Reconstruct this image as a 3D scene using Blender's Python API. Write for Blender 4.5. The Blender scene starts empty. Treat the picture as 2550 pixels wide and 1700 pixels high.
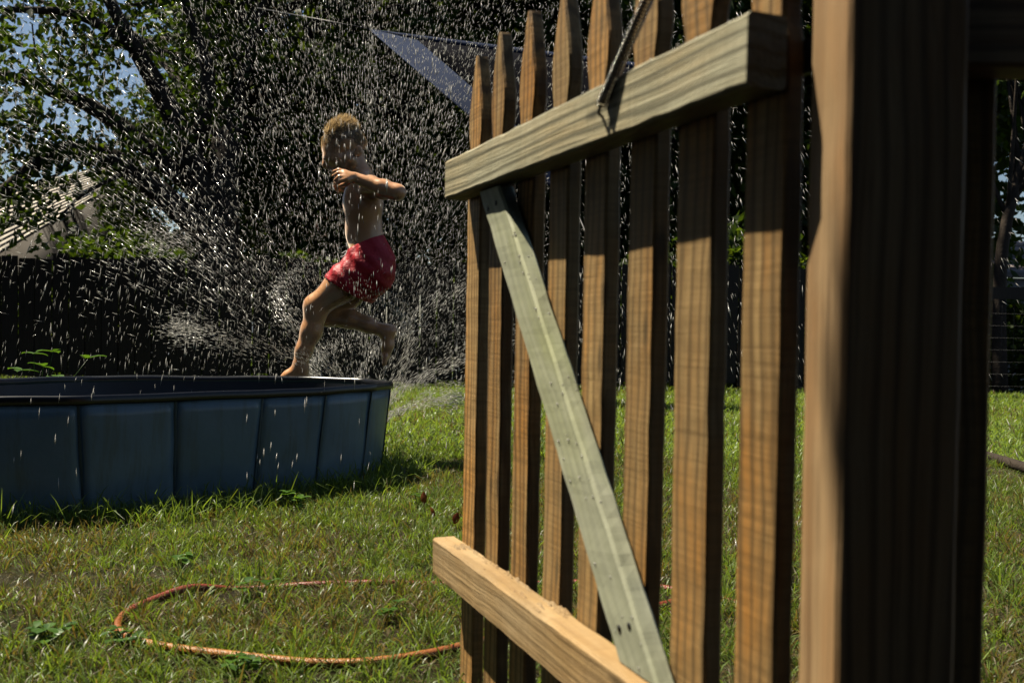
import bpy, bmesh, math, random
import numpy as np
from mathutils import Vector, Matrix, noise as mnoise

rad = math.radians
scene = bpy.context.scene
COL = scene.collection
RNG = np.random.default_rng(11)
random.seed(5)

# ------------------------------------------------------------------ camera
CAM_H = 0.55
FPX = 2479.0            # focal length in pixels of the 2550 px wide photograph (35 mm lens)
ROLL, PITCH = rad(0.95), rad(-1.02)
cam_d = bpy.data.cameras.new('camera'); cam = bpy.data.objects.new('camera', cam_d); COL.objects.link(cam)
cam_d.sensor_width = 36.0; cam_d.lens = 35.0
cam_d.clip_start = 0.05; cam_d.clip_end = 1000
cam_d.dof.use_dof = True; cam_d.dof.focus_distance = 3.0; cam_d.dof.aperture_fstop = 8.0
cam.matrix_world = Matrix.Translation((0, 0, CAM_H)) @ Matrix.Rotation(math.pi/2 + PITCH, 4, 'X') @ Matrix.Rotation(ROLL, 4, 'Z')
scene.camera = cam

# ------------------------------------------------------------------ sky and sun
SUN_AZ, SUN_EL = rad(-59), rad(61)      # azimuth from +Y, clockwise
world = bpy.data.worlds.new('World'); scene.world = world; world.use_nodes = True
wn = world.node_tree.nodes; wl = world.node_tree.links; wn.clear()
sky = wn.new('ShaderNodeTexSky'); sky.sky_type = 'NISHITA'; sky.sun_disc = False
sky.sun_elevation = SUN_EL; sky.sun_rotation = SUN_AZ; sky.air_density = 1.0; sky.dust_density = 0.6
bg = wn.new('ShaderNodeBackground'); bg.inputs['Strength'].default_value = 0.05
wo = wn.new('ShaderNodeOutputWorld'); wl.new(sky.outputs[0], bg.inputs[0]); wl.new(bg.outputs[0], wo.inputs[0])
sd = bpy.data.lights.new('sun', 'SUN'); sun = bpy.data.objects.new('sun', sd); COL.objects.link(sun)
sd.energy = 5.0; sd.angle = rad(0.55); sd.color = (1.0, 0.91, 0.74)
SUNV = Vector((math.sin(SUN_AZ)*math.cos(SUN_EL), math.cos(SUN_AZ)*math.cos(SUN_EL), math.sin(SUN_EL)))
sun.rotation_euler = SUNV.to_track_quat('Z', 'Y').to_euler(); sun.location = SUNV*30

vs = scene.view_settings
vs.view_transform = 'Standard'; vs.look = 'None'; vs.gamma = 1.0; vs.exposure = 0.68; vs.use_curve_mapping = False
scene.cycles.use_denoising = True
scene.cycles.max_bounces = 8; scene.cycles.diffuse_bounces = 0; scene.cycles.transparent_max_bounces = 12

# ------------------------------------------------------------------ helpers
def at(x, y, Y):
    """point of the place seen at photo pixel (x, y), Y metres in front of the camera"""
    u = (x-1275)/FPX; v = (850-y)/FPX
    a = u*math.cos(ROLL)-v*math.sin(ROLL); b = u*math.sin(ROLL)+v*math.cos(ROLL)
    dy = math.cos(PITCH)-b*math.sin(PITCH); dz = math.sin(PITCH)+b*math.cos(PITCH)
    return Vector((a*Y/dy, Y, CAM_H+dz*Y/dy))

def ground_at(x, y, z=0.0):
    p = at(x, y, 1.0); d = p-Vector((0, 0, CAM_H)); t = (z-CAM_H)/d.z
    return Vector((d.x*t, d.y*t, z))

def link(o, parent=None):
    COL.objects.link(o)
    if parent: o.parent = parent
    return o

def tag(o, label=None, cat=None, group=None, kind=None):
    if label: o['label'] = label
    if cat: o['category'] = cat
    if group: o['group'] = group
    if kind: o['kind'] = kind
    return o

def empty(name, loc=(0, 0, 0), rz=0.0):
    o = bpy.data.objects.new(name, None); o.empty_display_size = 0.1
    o.location = loc; o.rotation_euler = (0, 0, rz)
    return link(o)

def np_mesh(name, V, F, mat, parent=None, smooth=False, attr=None):
    """mesh from arrays; F is a list of (n,3)/(n,4) index arrays"""
    me = bpy.data.meshes.new(name)
    if not isinstance(F, (list, tuple)): F = [F]
    F = [np.asarray(f, np.int32) for f in F if len(f)]
    V = np.asarray(V, np.float32)
    me.vertices.add(len(V)); me.vertices.foreach_set('co', V.ravel())
    loops = np.concatenate([f.ravel() for f in F])
    sizes = np.concatenate([np.full(len(f), f.shape[1], np.int32) for f in F])
    me.loops.add(len(loops)); me.loops.foreach_set('vertex_index', loops)
    me.polygons.add(len(sizes))
    st = np.concatenate([[0], np.cumsum(sizes)[:-1]]).astype(np.int32)
    me.polygons.foreach_set('loop_start', st)
    if smooth: me.polygons.foreach_set('use_smooth', np.ones(len(sizes), bool))
    if attr is not None:
        for k, a in attr.items():
            at_ = me.attributes.new(k, 'FLOAT', 'POINT'); at_.data.foreach_set('value', np.asarray(a, np.float32))
    me.update(calc_edges=True); me.validate()
    me.materials.append(mat)
    return link(bpy.data.objects.new(name, me), parent)

def bm_obj(name, bm, mat, parent=None, smooth=False):
    me = bpy.data.meshes.new(name); bmesh.ops.recalc_face_normals(bm, faces=bm.faces); bm.to_mesh(me); bm.free()
    if smooth:
        for p in me.polygons: p.use_smooth = True
    me.materials.append(mat)
    return link(bpy.data.objects.new(name, me), parent)

def tube_arrays(pts, radii, n=8, cap=True):
    pts = [Vector(p) for p in pts]; V = []; F = []
    up = Vector((0.31, 0.17, 0.94)); prev = None
    for i, p in enumerate(pts):
        t = (pts[min(i+1, len(pts)-1)]-pts[max(i-1, 0)]).normalized()
        if prev is None:
            s = t.cross(up); 
            if s.length < 1e-3: s = t.cross(Vector((1, 0, 0)))
            s.normalize()
        else:
            s = (prev-t*prev.dot(t)).normalized()
        prev = s; b = t.cross(s); r = radii[i] if hasattr(radii, '__len__') else radii
        for k in range(n):
            a = 2*math.pi*k/n; V.append(p+(s*math.cos(a)+b*math.sin(a))*r)
    for i in range(len(pts)-1):
        for k in range(n):
            k2 = (k+1) % n; F.append((i*n+k, i*n+k2, (i+1)*n+k2, (i+1)*n+k))
    T = []
    if cap:
        V.append(pts[0]); V.append(pts[-1]); a0 = len(V)-2; a1 = len(V)-1; m = (len(pts)-1)*n
        for k in range(n):
            T.append((a0, (k+1) % n, k)); T.append((a1, m+k, m+(k+1) % n))
    return np.array([tuple(v) for v in V]), np.array(F), np.array(T if T else np.zeros((0, 3)), int)

def tube(name, pts, radii, mat, parent=None, n=8):
    V, F, T = tube_arrays(pts, radii, n); return np_mesh(name, V, [F, T], mat, parent, True)

def spline(pts, n=12, closed=False):
    P = [Vector(p) for p in pts]; out = []; m = len(P)
    rng = range(m if closed else m-1)
    for i in rng:
        p0 = P[(i-1) % m] if closed else P[max(i-1, 0)]; p1 = P[i]; p2 = P[(i+1) % m]
        p3 = P[(i+2) % m] if closed else P[min(i+2, m-1)]
        for k in range(n):
            t = k/n
            out.append(0.5*((2*p1)+(p2-p0)*t+(2*p0-5*p1+4*p2-p3)*t*t+(3*p1-p0-3*p2+p3)*t**3))
    if not closed: out.append(P[-1])
    return out

# ------------------------------------------------------------------ materials
class N:
    """tiny node-tree writer"""
    def __init__(s, name):
        s.m = bpy.data.materials.new(name); s.m.use_nodes = True; s.t = s.m.node_tree; s.t.nodes.clear()
        s.out = s.t.nodes.new('ShaderNodeOutputMaterial')
    def n(s, typ, **kw):
        nd = s.t.nodes.new('ShaderNode'+typ)
        for k, v in kw.items():
            if k.startswith('_'): setattr(nd, k[1:], v)
            else:
                key = int(k[1:]) if k[0] == 'i' and k[1:].isdigit() else k.replace('__', ' ')
                sock = nd.inputs[key]
                if hasattr(v, 'is_output') or isinstance(v, bpy.types.NodeSocket): s.t.links.new(v, sock)
                else: sock.default_value = v
        return nd
    def l(s, a, b): s.t.links.new(a, b)
    def ramp(s, fac, stops, interp='LINEAR'):
        r = s.n('ValToRGB'); s.l(fac, r.inputs[0]); r.color_ramp.interpolation = interp
        e = r.color_ramp.elements
        while len(e) < len(stops): e.new(0.5)
        for q, (p, c) in zip(e, stops):
            q.position = p; q.color = (c, c, c, 1) if isinstance(c, (int, float)) else (*c, 1)
        return r.outputs[0]
    def mix(s, fac, a, b, mode='MIX'):
        m = s.n('Mix', _data_type='RGBA', _blend_type=mode)
        for v, sock in ((fac, m.inputs[0]), (a, m.inputs[6]), (b, m.inputs[7])):
            if isinstance(v, bpy.types.NodeSocket): s.l(v, sock)
            elif isinstance(v, (int, float)): sock.default_value = v if sock.type == 'VALUE' else (v, v, v, 1)
            else: sock.default_value = (*v, 1)
        return m.outputs[2]
    def noise(s, vec, scale, detail=4, rough=0.55):
        q = s.n('TexNoise', Scale=scale, Detail=detail, Roughness=rough)
        if vec is not None: s.l(vec, q.inputs['Vector'])
        return q.outputs[0]
    def mapping(s, vec, scale, loc=(0, 0, 0)):
        q = s.n('Mapping', Scale=scale, Location=loc); s.l(vec, q.inputs['Vector']); return q.outputs[0]
    def bump(s, h, strength, dist):
        b = s.n('Bump', Strength=strength, Distance=dist); s.l(h, b.inputs['Height']); return b.outputs[0]
    def done(s, shader): s.l(shader, s.out.inputs[0]); return s.m

def simple(name, col, rough=0.6, var=0.25, scale=8.0, metallic=0.0, bump=0.0, spec=0.5):
    m = N(name); tc = m.n('TexCoord').outputs['Object']; nz = m.noise(tc, scale, 5)
    c = m.ramp(nz, [(0.3, tuple(x*(1-var) for x in col)), (0.7, tuple(min(1, x*(1+var)) for x in col))])
    b = m.n('BsdfPrincipled', Base__Color=c, Roughness=rough, Metallic=metallic); b.inputs['Specular IOR Level'].default_value = spec
    if bump: m.l(m.bump(m.noise(tc, scale*6, 5), bump, 0.01), b.inputs['Normal'])
    return m.done(b.outputs[0])

def wood(name, dark, light, blotch, blotch_amt=0.5, axis='z', saw=0.5, bump=0.5, grain=1.0, rough=0.62, knots=True, wobble=0.035):
    """weathered sawn lumber, the grain along the board's own axis"""
    m = N(name); tc = m.n('TexCoord').outputs['Object']; oi = m.n('ObjectInfo')
    off = m.n('VectorMath', _operation='SCALE', Scale=7.0); cx = m.n('CombineXYZ')
    m.l(oi.outputs['Random'], cx.inputs[0]); m.l(oi.outputs['Random'], cx.inputs[1]); m.l(oi.outputs['Random'], cx.inputs[2])
    m.l(cx.outputs[0], off.inputs[0])
    v = m.n('VectorMath', _operation='ADD'); m.l(tc, v.inputs[0]); m.l(off.outputs[0], v.inputs[1]); v = v.outputs[0]
    ax = {'x': 0, 'y': 1, 'z': 2}[axis]
    def sc(a, c): q = [c]*3; q[ax] = a; return tuple(q)
    # wandering of the grain
    wv = m.n('TexNoise', Scale=1.0, Detail=2.0); m.l(m.mapping(v, sc(3.0, 9.0)), wv.inputs['Vector'])
    wob = m.n('VectorMath', _operation='SCALE', Scale=wobble); m.l(wv.outputs['Color'], wob.inputs[0])
    vv = m.n('VectorMath', _operation='ADD'); m.l(v, vv.inputs[0]); m.l(wob.outputs[0], vv.inputs[1]); vv = vv.outputs[0]
    g1 = m.noise(m.mapping(vv, sc(1.6, 85.0)), 1.0, 7, 0.65)
    g2 = m.noise(m.mapping(vv, sc(4.0, 260.0)), 1.0, 5, 0.7)
    rings = m.n('TexWave', _wave_type='BANDS', _bands_direction='X' if ax != 0 else 'Y', Scale=1.0, Distortion=5.0, Detail=2.0, Detail__Scale=1.3)
    m.l(m.mapping(vv, sc(1.2, 22.0)), rings.inputs['Vector'])
    s1 = m.noise(m.mapping(v, sc(190.0, 7.0)), 1.0, 3, 0.6)
    bl = m.noise(m.mapping(v, sc(5.0, 14.0)), 1.0, 4, 0.6)
    c = m.ramp(g1, [(0.28, dark), (0.68, light)])
    c = m.mix(m.ramp(bl, [(0.42, 0.0), (0.68, blotch_amt)]), c, blotch)
    c = m.mix(m.ramp(rings.outputs[0], [(0.55, 0.0), (0.95, 0.55*grain)]), c, tuple(x*0.45 for x in dark))
    c = m.mix(m.ramp(g2, [(0.30, 0.55*grain), (0.46, 0.0)]), c, tuple(x*0.35 for x in dark))
    c = m.mix(m.ramp(s1, [(0.36, 0.6*saw), (0.55, 0.0)]), c, tuple(x*0.55 for x in dark))
    if knots:
        vo = m.n('TexVoronoi', Scale=1.0); m.l(m.mapping(v, sc(6.5, 26.0)), vo.inputs['Vector'])
        c = m.mix(m.ramp(vo.outputs['Distance'], [(0.06, 0.9), (0.17, 0.0)]), c, tuple(x*0.22 for x in dark))
    br = m.n('MapRange'); m.l(oi.outputs['Random'], br.inputs[0]); br.inputs[3].default_value = 0.82; br.inputs[4].default_value = 1.18
    c = m.mix(1.0, c, br.outputs[0], 'MULTIPLY')
    fr = m.n('Math', _operation='FRACT'); mu = m.n('Math', _operation='MULTIPLY'); m.l(oi.outputs['Random'], mu.inputs[0]); mu.inputs[1].default_value = 7.31; m.l(mu.outputs[0], fr.inputs[0])
    c = m.mix(m.ramp(fr.outputs[0], [(0.0, 0.0), (1.0, 0.4)]), c, tuple((a_+b_)*0.5*k_ for a_, b_, k_ in zip(dark, light, (0.85, 1.0, 1.25))))
    h = m.mix(0.5, g2, g1); h = m.mix(0.35*saw+0.05, h, s1)
    b = m.n('BsdfPrincipled', Base__Color=c, Roughness=rough, Normal=m.bump(h, bump, 0.004))
    b.inputs['Specular IOR Level'].default_value = 0.3
    return m.done(b.outputs[0])

def leafy(name, stops, trans=0.45, rough=0.5, spec=0.4, trans_tint=(1.25, 1.2, 0.45)):
    """leaf or blade: per-leaf colour, light shining through"""
    m = N(name); a = m.n('Attribute', _attribute_name='rnd').outputs['Fac']
    c = m.ramp(a, stops)
    p = m.n('BsdfPrincipled', Base__Color=c, Roughness=rough); p.inputs['Specular IOR Level'].default_value = spec
    t = m.n('BsdfTranslucent', Color=m.mix(1.0, c, trans_tint, 'MULTIPLY'))
    x = m.n('MixShader', Fac=trans); m.l(p.outputs[0], x.inputs[1]); m.l(t.outputs[0], x.inputs[2])
    return m.done(x.outputs[0])

M = {}
M['picket'] = wood('picket_wood', (0.28, 0.155, 0.052), (0.60, 0.395, 0.165), (0.62, 0.27, 0.05), 0.9, 'z', 0.6, grain=1.45)
M['rail_pale'] = wood('pale_rail_wood', (0.42, 0.39, 0.24), (0.72, 0.68, 0.48), (0.56, 0.40, 0.18), 0.5, 'z', 0.25, 0.8, 1.5, wobble=0.012)
M['rail_warm'] = wood('warm_rail_wood', (0.32, 0.175, 0.062), (0.52, 0.335, 0.14), (0.55, 0.42, 0.25), 0.6, 'z', 0.3, 0.8, 0.75, wobble=0.016)
M['brace'] = wood('brace_wood', (0.42, 0.43, 0.28), (0.64, 0.64, 0.46), (0.46, 0.48, 0.18), 0.6, 'z', 0.15, 0.4, 0.35)
M['post'] = wood('post_wood', (0.19, 0.10, 0.038), (0.50, 0.335, 0.17), (0.40, 0.19, 0.06), 0.7, 'z', 0.0, 0.5, 1.3, knots=False, wobble=0.02)
M['old_fence'] = wood('old_fence_wood', (0.022, 0.016, 0.012), (0.045, 0.033, 0.023), (0.02, 0.02, 0.013), 0.5, 'z', 0.2, 0.4)  # near-black tones carry the shade under the trees
M['iron'] = simple('black_iron', (0.012, 0.012, 0.013), 0.5, 0.3, 30)
M['steel'] = simple('worn_steel', (0.12, 0.115, 0.10), 0.2, 0.35, 120, metallic=1.0)
M['grass'] = leafy('grass_blade', [(0.0, (0.21, 0.15, 0.075)), (0.22, (0.19, 0.155, 0.065)), (0.30, (0.125, 0.16, 0.035)), (0.7, (0.16, 0.255, 0.05)), (1.0, (0.29, 0.41, 0.085))], 0.48, 0.40, 0.5)
M['weed'] = leafy('weed_leaf', [(0.0, (0.05, 0.12, 0.015)), (1.0, (0.11, 0.23, 0.03))], 0.45, 0.35, 0.5)
M['leaf'] = leafy('tree_leaf', [(0.0, (0.024, 0.042, 0.007)), (0.6, (0.05, 0.088, 0.012)), (1.0, (0.12, 0.17, 0.022))], 0.55, 0.5, 0.3)
M['dead_leaf'] = leafy('dead_leaf', [(0.0, (0.22, 0.05, 0.02)), (1.0, (0.30, 0.10, 0.03))], 0.35, 0.5, 0.4, (1.2, 0.8, 0.5))
M['bark'] = simple('tree_bark', (0.045, 0.034, 0.025), 0.85, 0.45, 9, bump=0.8, spec=0.2)

def soil():
    m = N('thatch_soil'); tc = m.n('TexCoord').outputs['Object']
    a = m.noise(tc, 1.3, 5); b = m.noise(tc, 45, 6, 0.7); s = m.noise(m.mapping(tc, (260, 90, 1)), 1.0, 4, 0.7)
    c = m.ramp(b, [(0.3, (0.022, 0.014, 0.009)), (0.6, (0.055, 0.035, 0.02)), (0.8, (0.12, 0.08, 0.045))])
    c = m.mix(m.ramp(a, [(0.4, 0.0), (0.65, 0.6)]), c, (0.03, 0.035, 0.012))
    c = m.mix(m.ramp(s, [(0.58, 0.0), (0.75, 0.45)]), c, (0.17, 0.12, 0.07))
    p = m.n('BsdfPrincipled', Base__Color=c, Roughness=0.3, Normal=m.bump(m.mix(0.5, b, s), 1.0, 0.03))
    return m.done(p.outputs[0])
M['soil'] = soil()
# ==SECTION: ground
def outside_poly(x, y, poly):
    inside = np.zeros(len(x), bool); n = len(poly)
    for i in range(n):
        x1, y1 = poly[i]; x2, y2 = poly[(i+1) % n]
        c = ((y1 > y) != (y2 > y)); xi = (x2-x1)*(y-y1)/((y2-y1) if y2 != y1 else 1e-9)+x1
        inside ^= c & (x < xi)
    return ~inside

def build_ground():
    n = 90; g = np.linspace(-1, 1, n); g = np.sign(g)*np.abs(g)**3*320
    X, Y = np.meshgrid(g, g+4.0, indexing='ij'); V = np.c_[X.ravel(), Y.ravel(), np.zeros(n*n)]
    i = np.arange(n*n).reshape(n, n); F = np.c_[i[:-1, :-1].ravel(), i[1:, :-1].ravel(), i[1:, 1:].ravel(), i[:-1, 1:].ravel()]
    o = np_mesh('lawn_ground', V, F, M['soil']); tag(o, 'brown thatch and soil under the lawn', 'ground', kind='structure')
build_ground()

# soft-sided pool outline: the folds between its stiff panels, counter-clockwise from the right end
POOL = [(-0.475, 3.39), (-0.432, 3.555), (-0.56, 3.735), (-0.79, 3.80), (-1.04, 3.765), (-1.29, 3.695), (-1.53, 3.58),
        (-1.69, 3.38), (-1.79, 3.15), (-1.77, 2.90), (-1.62, 2.69), (-1.40, 2.575), (-1.165, 2.675), (-0.965, 2.860), (-0.757, 3.035), (-0.594, 3.195)]
POOL_H = 0.336
_pc = np.array(POOL).mean(0)
def pool_in(d, pts=POOL):
    out = []
    for x, y in pts:
        v = np.array((x, y))-_pc; v = v*(1-d/np.linalg.norm(v)); out.append(tuple(_pc+v))
    return out

def vnoise(x, y, s, seed=0.0):
    return np.array([mnoise.noise((float(a)*s+seed, float(b)*s-seed, seed)) for a, b in zip(x, y)])

def blades(x, y, h, w, lean, curl, rnd, ang=None, z0=None):
    n = len(x); ang = RNG.uniform(0, 2*np.pi, n) if ang is None else ang
    fac = RNG.uniform(0, 2*np.pi, n)
    ld = np.c_[np.cos(ang), np.sin(ang), np.zeros(n)]; sd_ = np.c_[np.cos(fac), np.sin(fac), np.zeros(n)]
    base = np.c_[x, y, np.full(n, -0.004) if z0 is None else z0]
    V = np.zeros((n, 7, 3)); k = 0
    for t, wf in ((0, 0.8), (0.38, 1.0), (0.74, 0.62), (1.0, 0.0)):
        off = lean*t+curl*t*t; vert = np.sqrt(np.clip(1-np.clip(off, 0, 0.97)**2*0.8, 0.05, 1))*t
        p = base+ld*(h*off)[:, None]; p[:, 2] += h*vert*np.clip(1-0.55*np.clip(curl, 0, 2)*t*t, 0.12, 1)
        if wf == 0: V[:, k] = p; k += 1
        else:
            V[:, k] = p-sd_*(w*wf*0.5)[:, None]; V[:, k+1] = p+sd_*(w*wf*0.5)[:, None]; k += 2
    b = (np.arange(n)*7)[:, None]
    Q = np.concatenate([b+np.array([[0, 1, 3, 2]]), b+np.array([[2, 3, 5, 4]])]); T = b+np.array([[4, 5, 6]])
    return V.reshape(-1, 3), Q, T, np.repeat(rnd, 7)

def build_grass():
    poly = pool_in(0.03)
    def region(n, y0, y1, p):
        u = RNG.uniform(0, 1, n); Y = (y0**p+(y1**p-y0**p)*u)**(1/p); X = RNG.uniform(-0.60, 0.60, n)*Y
        return X, Y
    parts = []
    def add(name, label, X, Y, h, w, lean, curl, rnd):
        V, Q, T, r = blades(X, Y, h, w, lean, curl, rnd); parts.append((V, Q, T, r))
    # --- near lawn: tufted crabgrass with dead thatch between
    nt = 6600; tx, ty = region(nt, 1.25, 4.3, 1.6)
    dens = vnoise(tx, ty, 2.3, 3.1)
    bare = np.exp(-(((tx+1.02)/0.42)**2+((ty-2.05)/0.16)**2))
    keep = (dens > -0.45-0*tx) & (RNG.uniform(0, 1, nt) > bare*0.85); tx, ty = tx[keep], ty[keep]; nt = len(tx)
    per = RNG.integers(10, 26, nt); idx = np.repeat(np.arange(nt), per); n = len(idx)
    r = np.abs(RNG.normal(0, 0.016, n)); a = RNG.uniform(0, 2*np.pi, n)
    X, Y = tx[idx]+r*np.cos(a), ty[idx]+r*np.sin(a); ok = outside_poly(X, Y, poly); X, Y, a, idx = X[ok], Y[ok], a[ok], idx[ok]; n = len(X)
    th = RNG.uniform(0.6, 1.25, nt)[idx]; tg = RNG.uniform(-0.14, 0.14, nt)[idx]
    h = RNG.uniform(0.022, 0.062, n)*th; dry = RNG.uniform(0, 1, n) < (0.14+0.42*(vnoise(tx, ty, 3.1, 6.6) < -0.05))[idx]
    rnd = np.where(dry, RNG.uniform(0, 0.24, n), np.clip(RNG.normal(0.62, 0.17, n)+tg, 0.3, 1))
    V, Q, T, rr = blades(X, Y, h, RNG.uniform(0.0016, 0.0034, n), RNG.uniform(0.08, 0.6, n), RNG.uniform(0, 0.6, n), rnd, a+RNG.normal(0, 0.7, n))
    parts.append((V, Q, T, rr))
    # --- flat dead blades and runners
    n = 26000; X, Y = region(n, 1.25, 4.3, 1.5); ok = outside_poly(X, Y, poly); X, Y = X[ok], Y[ok]; n = len(X)
    add('', '', X, Y, RNG.uniform(0.015, 0.05, n), RNG.uniform(0.0010, 0.0024, n), RNG.uniform(0.85, 1.0, n), RNG.uniform(0.2, 1.6, n), np.where(RNG.uniform(0, 1, n) < 0.72, RNG.uniform(0, 0.26, n), RNG.uniform(0.3, 0.8, n)))
    # --- even green undergrowth
    n = 42000; X, Y = region(n, 1.25, 4.6, 1.7); ok = outside_poly(X, Y, poly) & (RNG.uniform(0, 1, n) > 0.9*np.exp(-(((X+1.02)/0.45)**2+((Y-2.05)/0.18)**2))); X, Y = X[ok], Y[ok]; n = len(X)
    add('', '', X, Y, RNG.uniform(0.015, 0.042, n), RNG.uniform(0.002, 0.0038, n), RNG.uniform(0.2, 0.9, n), RNG.uniform(0, 0.9, n), np.where(RNG.uniform(0, 1, n) < 0.25, RNG.uniform(0, 0.25, n), np.clip(RNG.normal(0.58, 0.17, n), 0.3, 1)))
    # --- far lawn, thicker and greener
    n = 95000; X, Y = region(n, 4.0, 8.6, 1.55); ok = outside_poly(X, Y, poly); X, Y = X[ok], Y[ok]; n = len(X)
    pt = vnoise(X, Y, 1.1, 8.0)
    add('', '', X, Y, RNG.uniform(0.03, 0.075, n), RNG.uniform(0.004, 0.008, n), RNG.uniform(0.1, 0.6, n), RNG.uniform(0, 0.7, n), np.where(RNG.uniform(0, 1, n) < 0.10+0.15*(pt < -0.2), RNG.uniform(0.05, 0.25, n), np.clip(RNG.normal(0.9, 0.12, n), 0.35, 1)))
    # --- unmown fringe round the pool
    P = np.array(POOL+[POOL[0]]); seg = RNG.integers(0, len(POOL), 3600); t = RNG.uniform(0, 1, 3600)
    c = P[seg]*(1-t)[:, None]+P[seg+1]*t[:, None]; v = c-_pc; v /= np.linalg.norm(v, axis=1)[:, None]
    c = c+v*RNG.uniform(0.0, 0.16, 3600)[:, None]+RNG.normal(0, 0.02, (3600, 2)); X, Y = c[:, 0], c[:, 1]; ok = outside_poly(X, Y, poly); X, Y = X[ok], Y[ok]; n = len(X)
    tall = RNG.uniform(0, 1, n) < 0.35+0.35*(X > -0.85)
    add('', '', X, Y, np.where(tall, RNG.uniform(0.06, 0.13, n), RNG.uniform(0.03, 0.07, n)), RNG.uniform(0.0025, 0.0045, n), RNG.uniform(0.1, 0.55, n), RNG.uniform(0, 0.7, n), np.clip(RNG.normal(0.68, 0.2, n), 0.05, 1))
    t = RNG.uniform(0, 1, 900); c = np.c_[-1.40+1.0*t, 2.36+0.80*t+0.10*np.sin(t*9)]+RNG.normal(0, 0.035, (900, 2)); X, Y = c[:, 0], c[:, 1]; n = 900
    add('', '', X, Y, RNG.uniform(0.05, 0.105, n), RNG.uniform(0.002, 0.0038, n), RNG.uniform(0.1, 0.5, n), RNG.uniform(0, 0.6, n), np.clip(RNG.normal(0.75, 0.18, n), 0.05, 1))
    off = 0; Vs, Qs, Ts, Rs = [], [], [], []
    for V, Q, T, r in parts:
        Vs.append(V); Qs.append(Q+off); Ts.append(T+off); Rs.append(r); off += len(V)
    o = np_mesh('lawn_grass', np.concatenate(Vs), [np.concatenate(Qs), np.concatenate(Ts)], M['grass'], None, False, {'rnd': np.concatenate(Rs)})
    tag(o, 'patchy green and straw coloured lawn grass', 'grass', kind='stuff')
build_grass()

# ==SECTION: background
def leaf_cloud(centres, per, spread, size, seed):
    """leaf-sized folded faces around cluster centres"""
    r = np.random.default_rng(seed); C = np.repeat(np.asarray(centres, float), per, axis=0); n = len(C)
    d = r.normal(0, 1, (n, 3)); d /= np.linalg.norm(d, axis=1)[:, None]; P = C+d*(spread*r.uniform(0.1, 1, n)**0.6)[:, None]*np.array([1, 1, 0.7])
    a = r.normal(0, 1, (n, 3)); a[:, 2] -= 0.4; a /= np.linalg.norm(a, axis=1)[:, None]
    b = np.cross(a, r.normal(0, 1, (n, 3))); b /= np.linalg.norm(b, axis=1)[:, None]; c = np.cross(a, b)
    s = size*r.uniform(0.6, 1.25, n); V = np.zeros((n, 4, 3))
    V[:, 0] = P; V[:, 1] = P+a*(s*0.5)[:, None]+b*(s*0.33)[:, None]+c*(s*0.09)[:, None]
    V[:, 2] = P+a*s[:, None]; V[:, 3] = P+a*(s*0.5)[:, None]-b*(s*0.33)[:, None]+c*(s*0.09)[:, None]
    i = (np.arange(n)*4)[:, None]; F = np.concatenate([i+np.array([[0, 1, 2]]), i+np.array([[0, 2, 3]])])
    cl = np.repeat(r.uniform(-0.25, 0.25, len(centres)), per)
    rn = np.clip(0.5+cl+r.normal(0, 0.18, n), 0, 1)
    return V.reshape(-1, 3), F, np.repeat(rn, 4)

def tree(name, label, base, height, crown_c, crown_r, nclu, per, spread, size, seed, limbs=(), trunk_r=0.14, cat='tree', group=None, shell=0.35, lean=(0, 0)):
    r = np.random.default_rng(seed); base = Vector(base)
    root = empty(name, base); tag(root, label, cat, group)
    cc = np.array(crown_c); cr = np.array(crown_r)
    d = r.normal(0, 1, (nclu, 3)); d /= np.linalg.norm(d, axis=1)[:, None]
    C = cc+d*cr*(r.uniform(shell, 1, nclu)**0.5)[:, None]
    Vs, Fs, Ts = [], [], []; off = 0
    def addt(pts, rr, n=7):
        nonlocal off
        V, F, T = tube_arrays(pts, rr, n); Vs.append(V); Fs.append(F+off); Ts.append(T+off); off += len(V)
    top = Vector((cc[0]+lean[0], cc[1]+lean[1], cc[2]+cr[2]*0.55))
    tp = spline([(0, 0, -0.05), (lean[0]*0.2+r.normal(0, .05), lean[1]*0.2+r.normal(0, .05), height*0.3), (top.x*0.6, top.y*0.6, height*0.6), top], 6)
    addt(tp, [trunk_r*(1-0.8*i/len(tp)) for i in range(len(tp))], 10)
    extra = []
    for pts, r0 in limbs:
        sp = spline([Vector(p)-base for p in pts], 6); addt(sp, [r0*(1-0.72*i/len(sp)) for i in range(len(sp))], 8)
        for q in sp[len(sp)//3::2]: extra.append(tuple(q+Vector(r.normal(0, 0.28, 3))+Vector((0, 0, 0.18))))
    for k in range(0, nclu, max(1, nclu//26)):
        e = Vector(C[k]); s = tp[int(len(tp)*r.uniform(0.4, 0.9))]; m_ = s.lerp(e, 0.5)+Vector(r.normal(0, 0.12, 3))+Vector((0, 0, 0.1))
        addt(spline([s, m_, e], 4), [trunk_r*0.32*(1-0.1*i) for i in range(9)], 5)
    np_mesh('trunk', np.concatenate(Vs), [np.concatenate(Fs), np.concatenate(Ts)], M['bark'], root, True)
    if extra: C = np.concatenate([C, np.array(extra)])
    V, F, rn = leaf_cloud(C, per, spread, size, seed+1)
    np_mesh('crown', V, F, M['leaf'], root, False, {'rnd': rn})
    return root

def copy_tree(src, loc, rz, label, scale=1.0):
    c = src.copy(); COL.objects.link(c); c.location = loc; c.rotation_euler = (0, 0, rz); c.scale = (scale,)*3; c['label'] = label
    for ch in list(src.children):
        k = ch.copy(); COL.objects.link(k); k.parent = c
    return c

def px_limb(*pts): return [at(*p) for p in pts]

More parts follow.
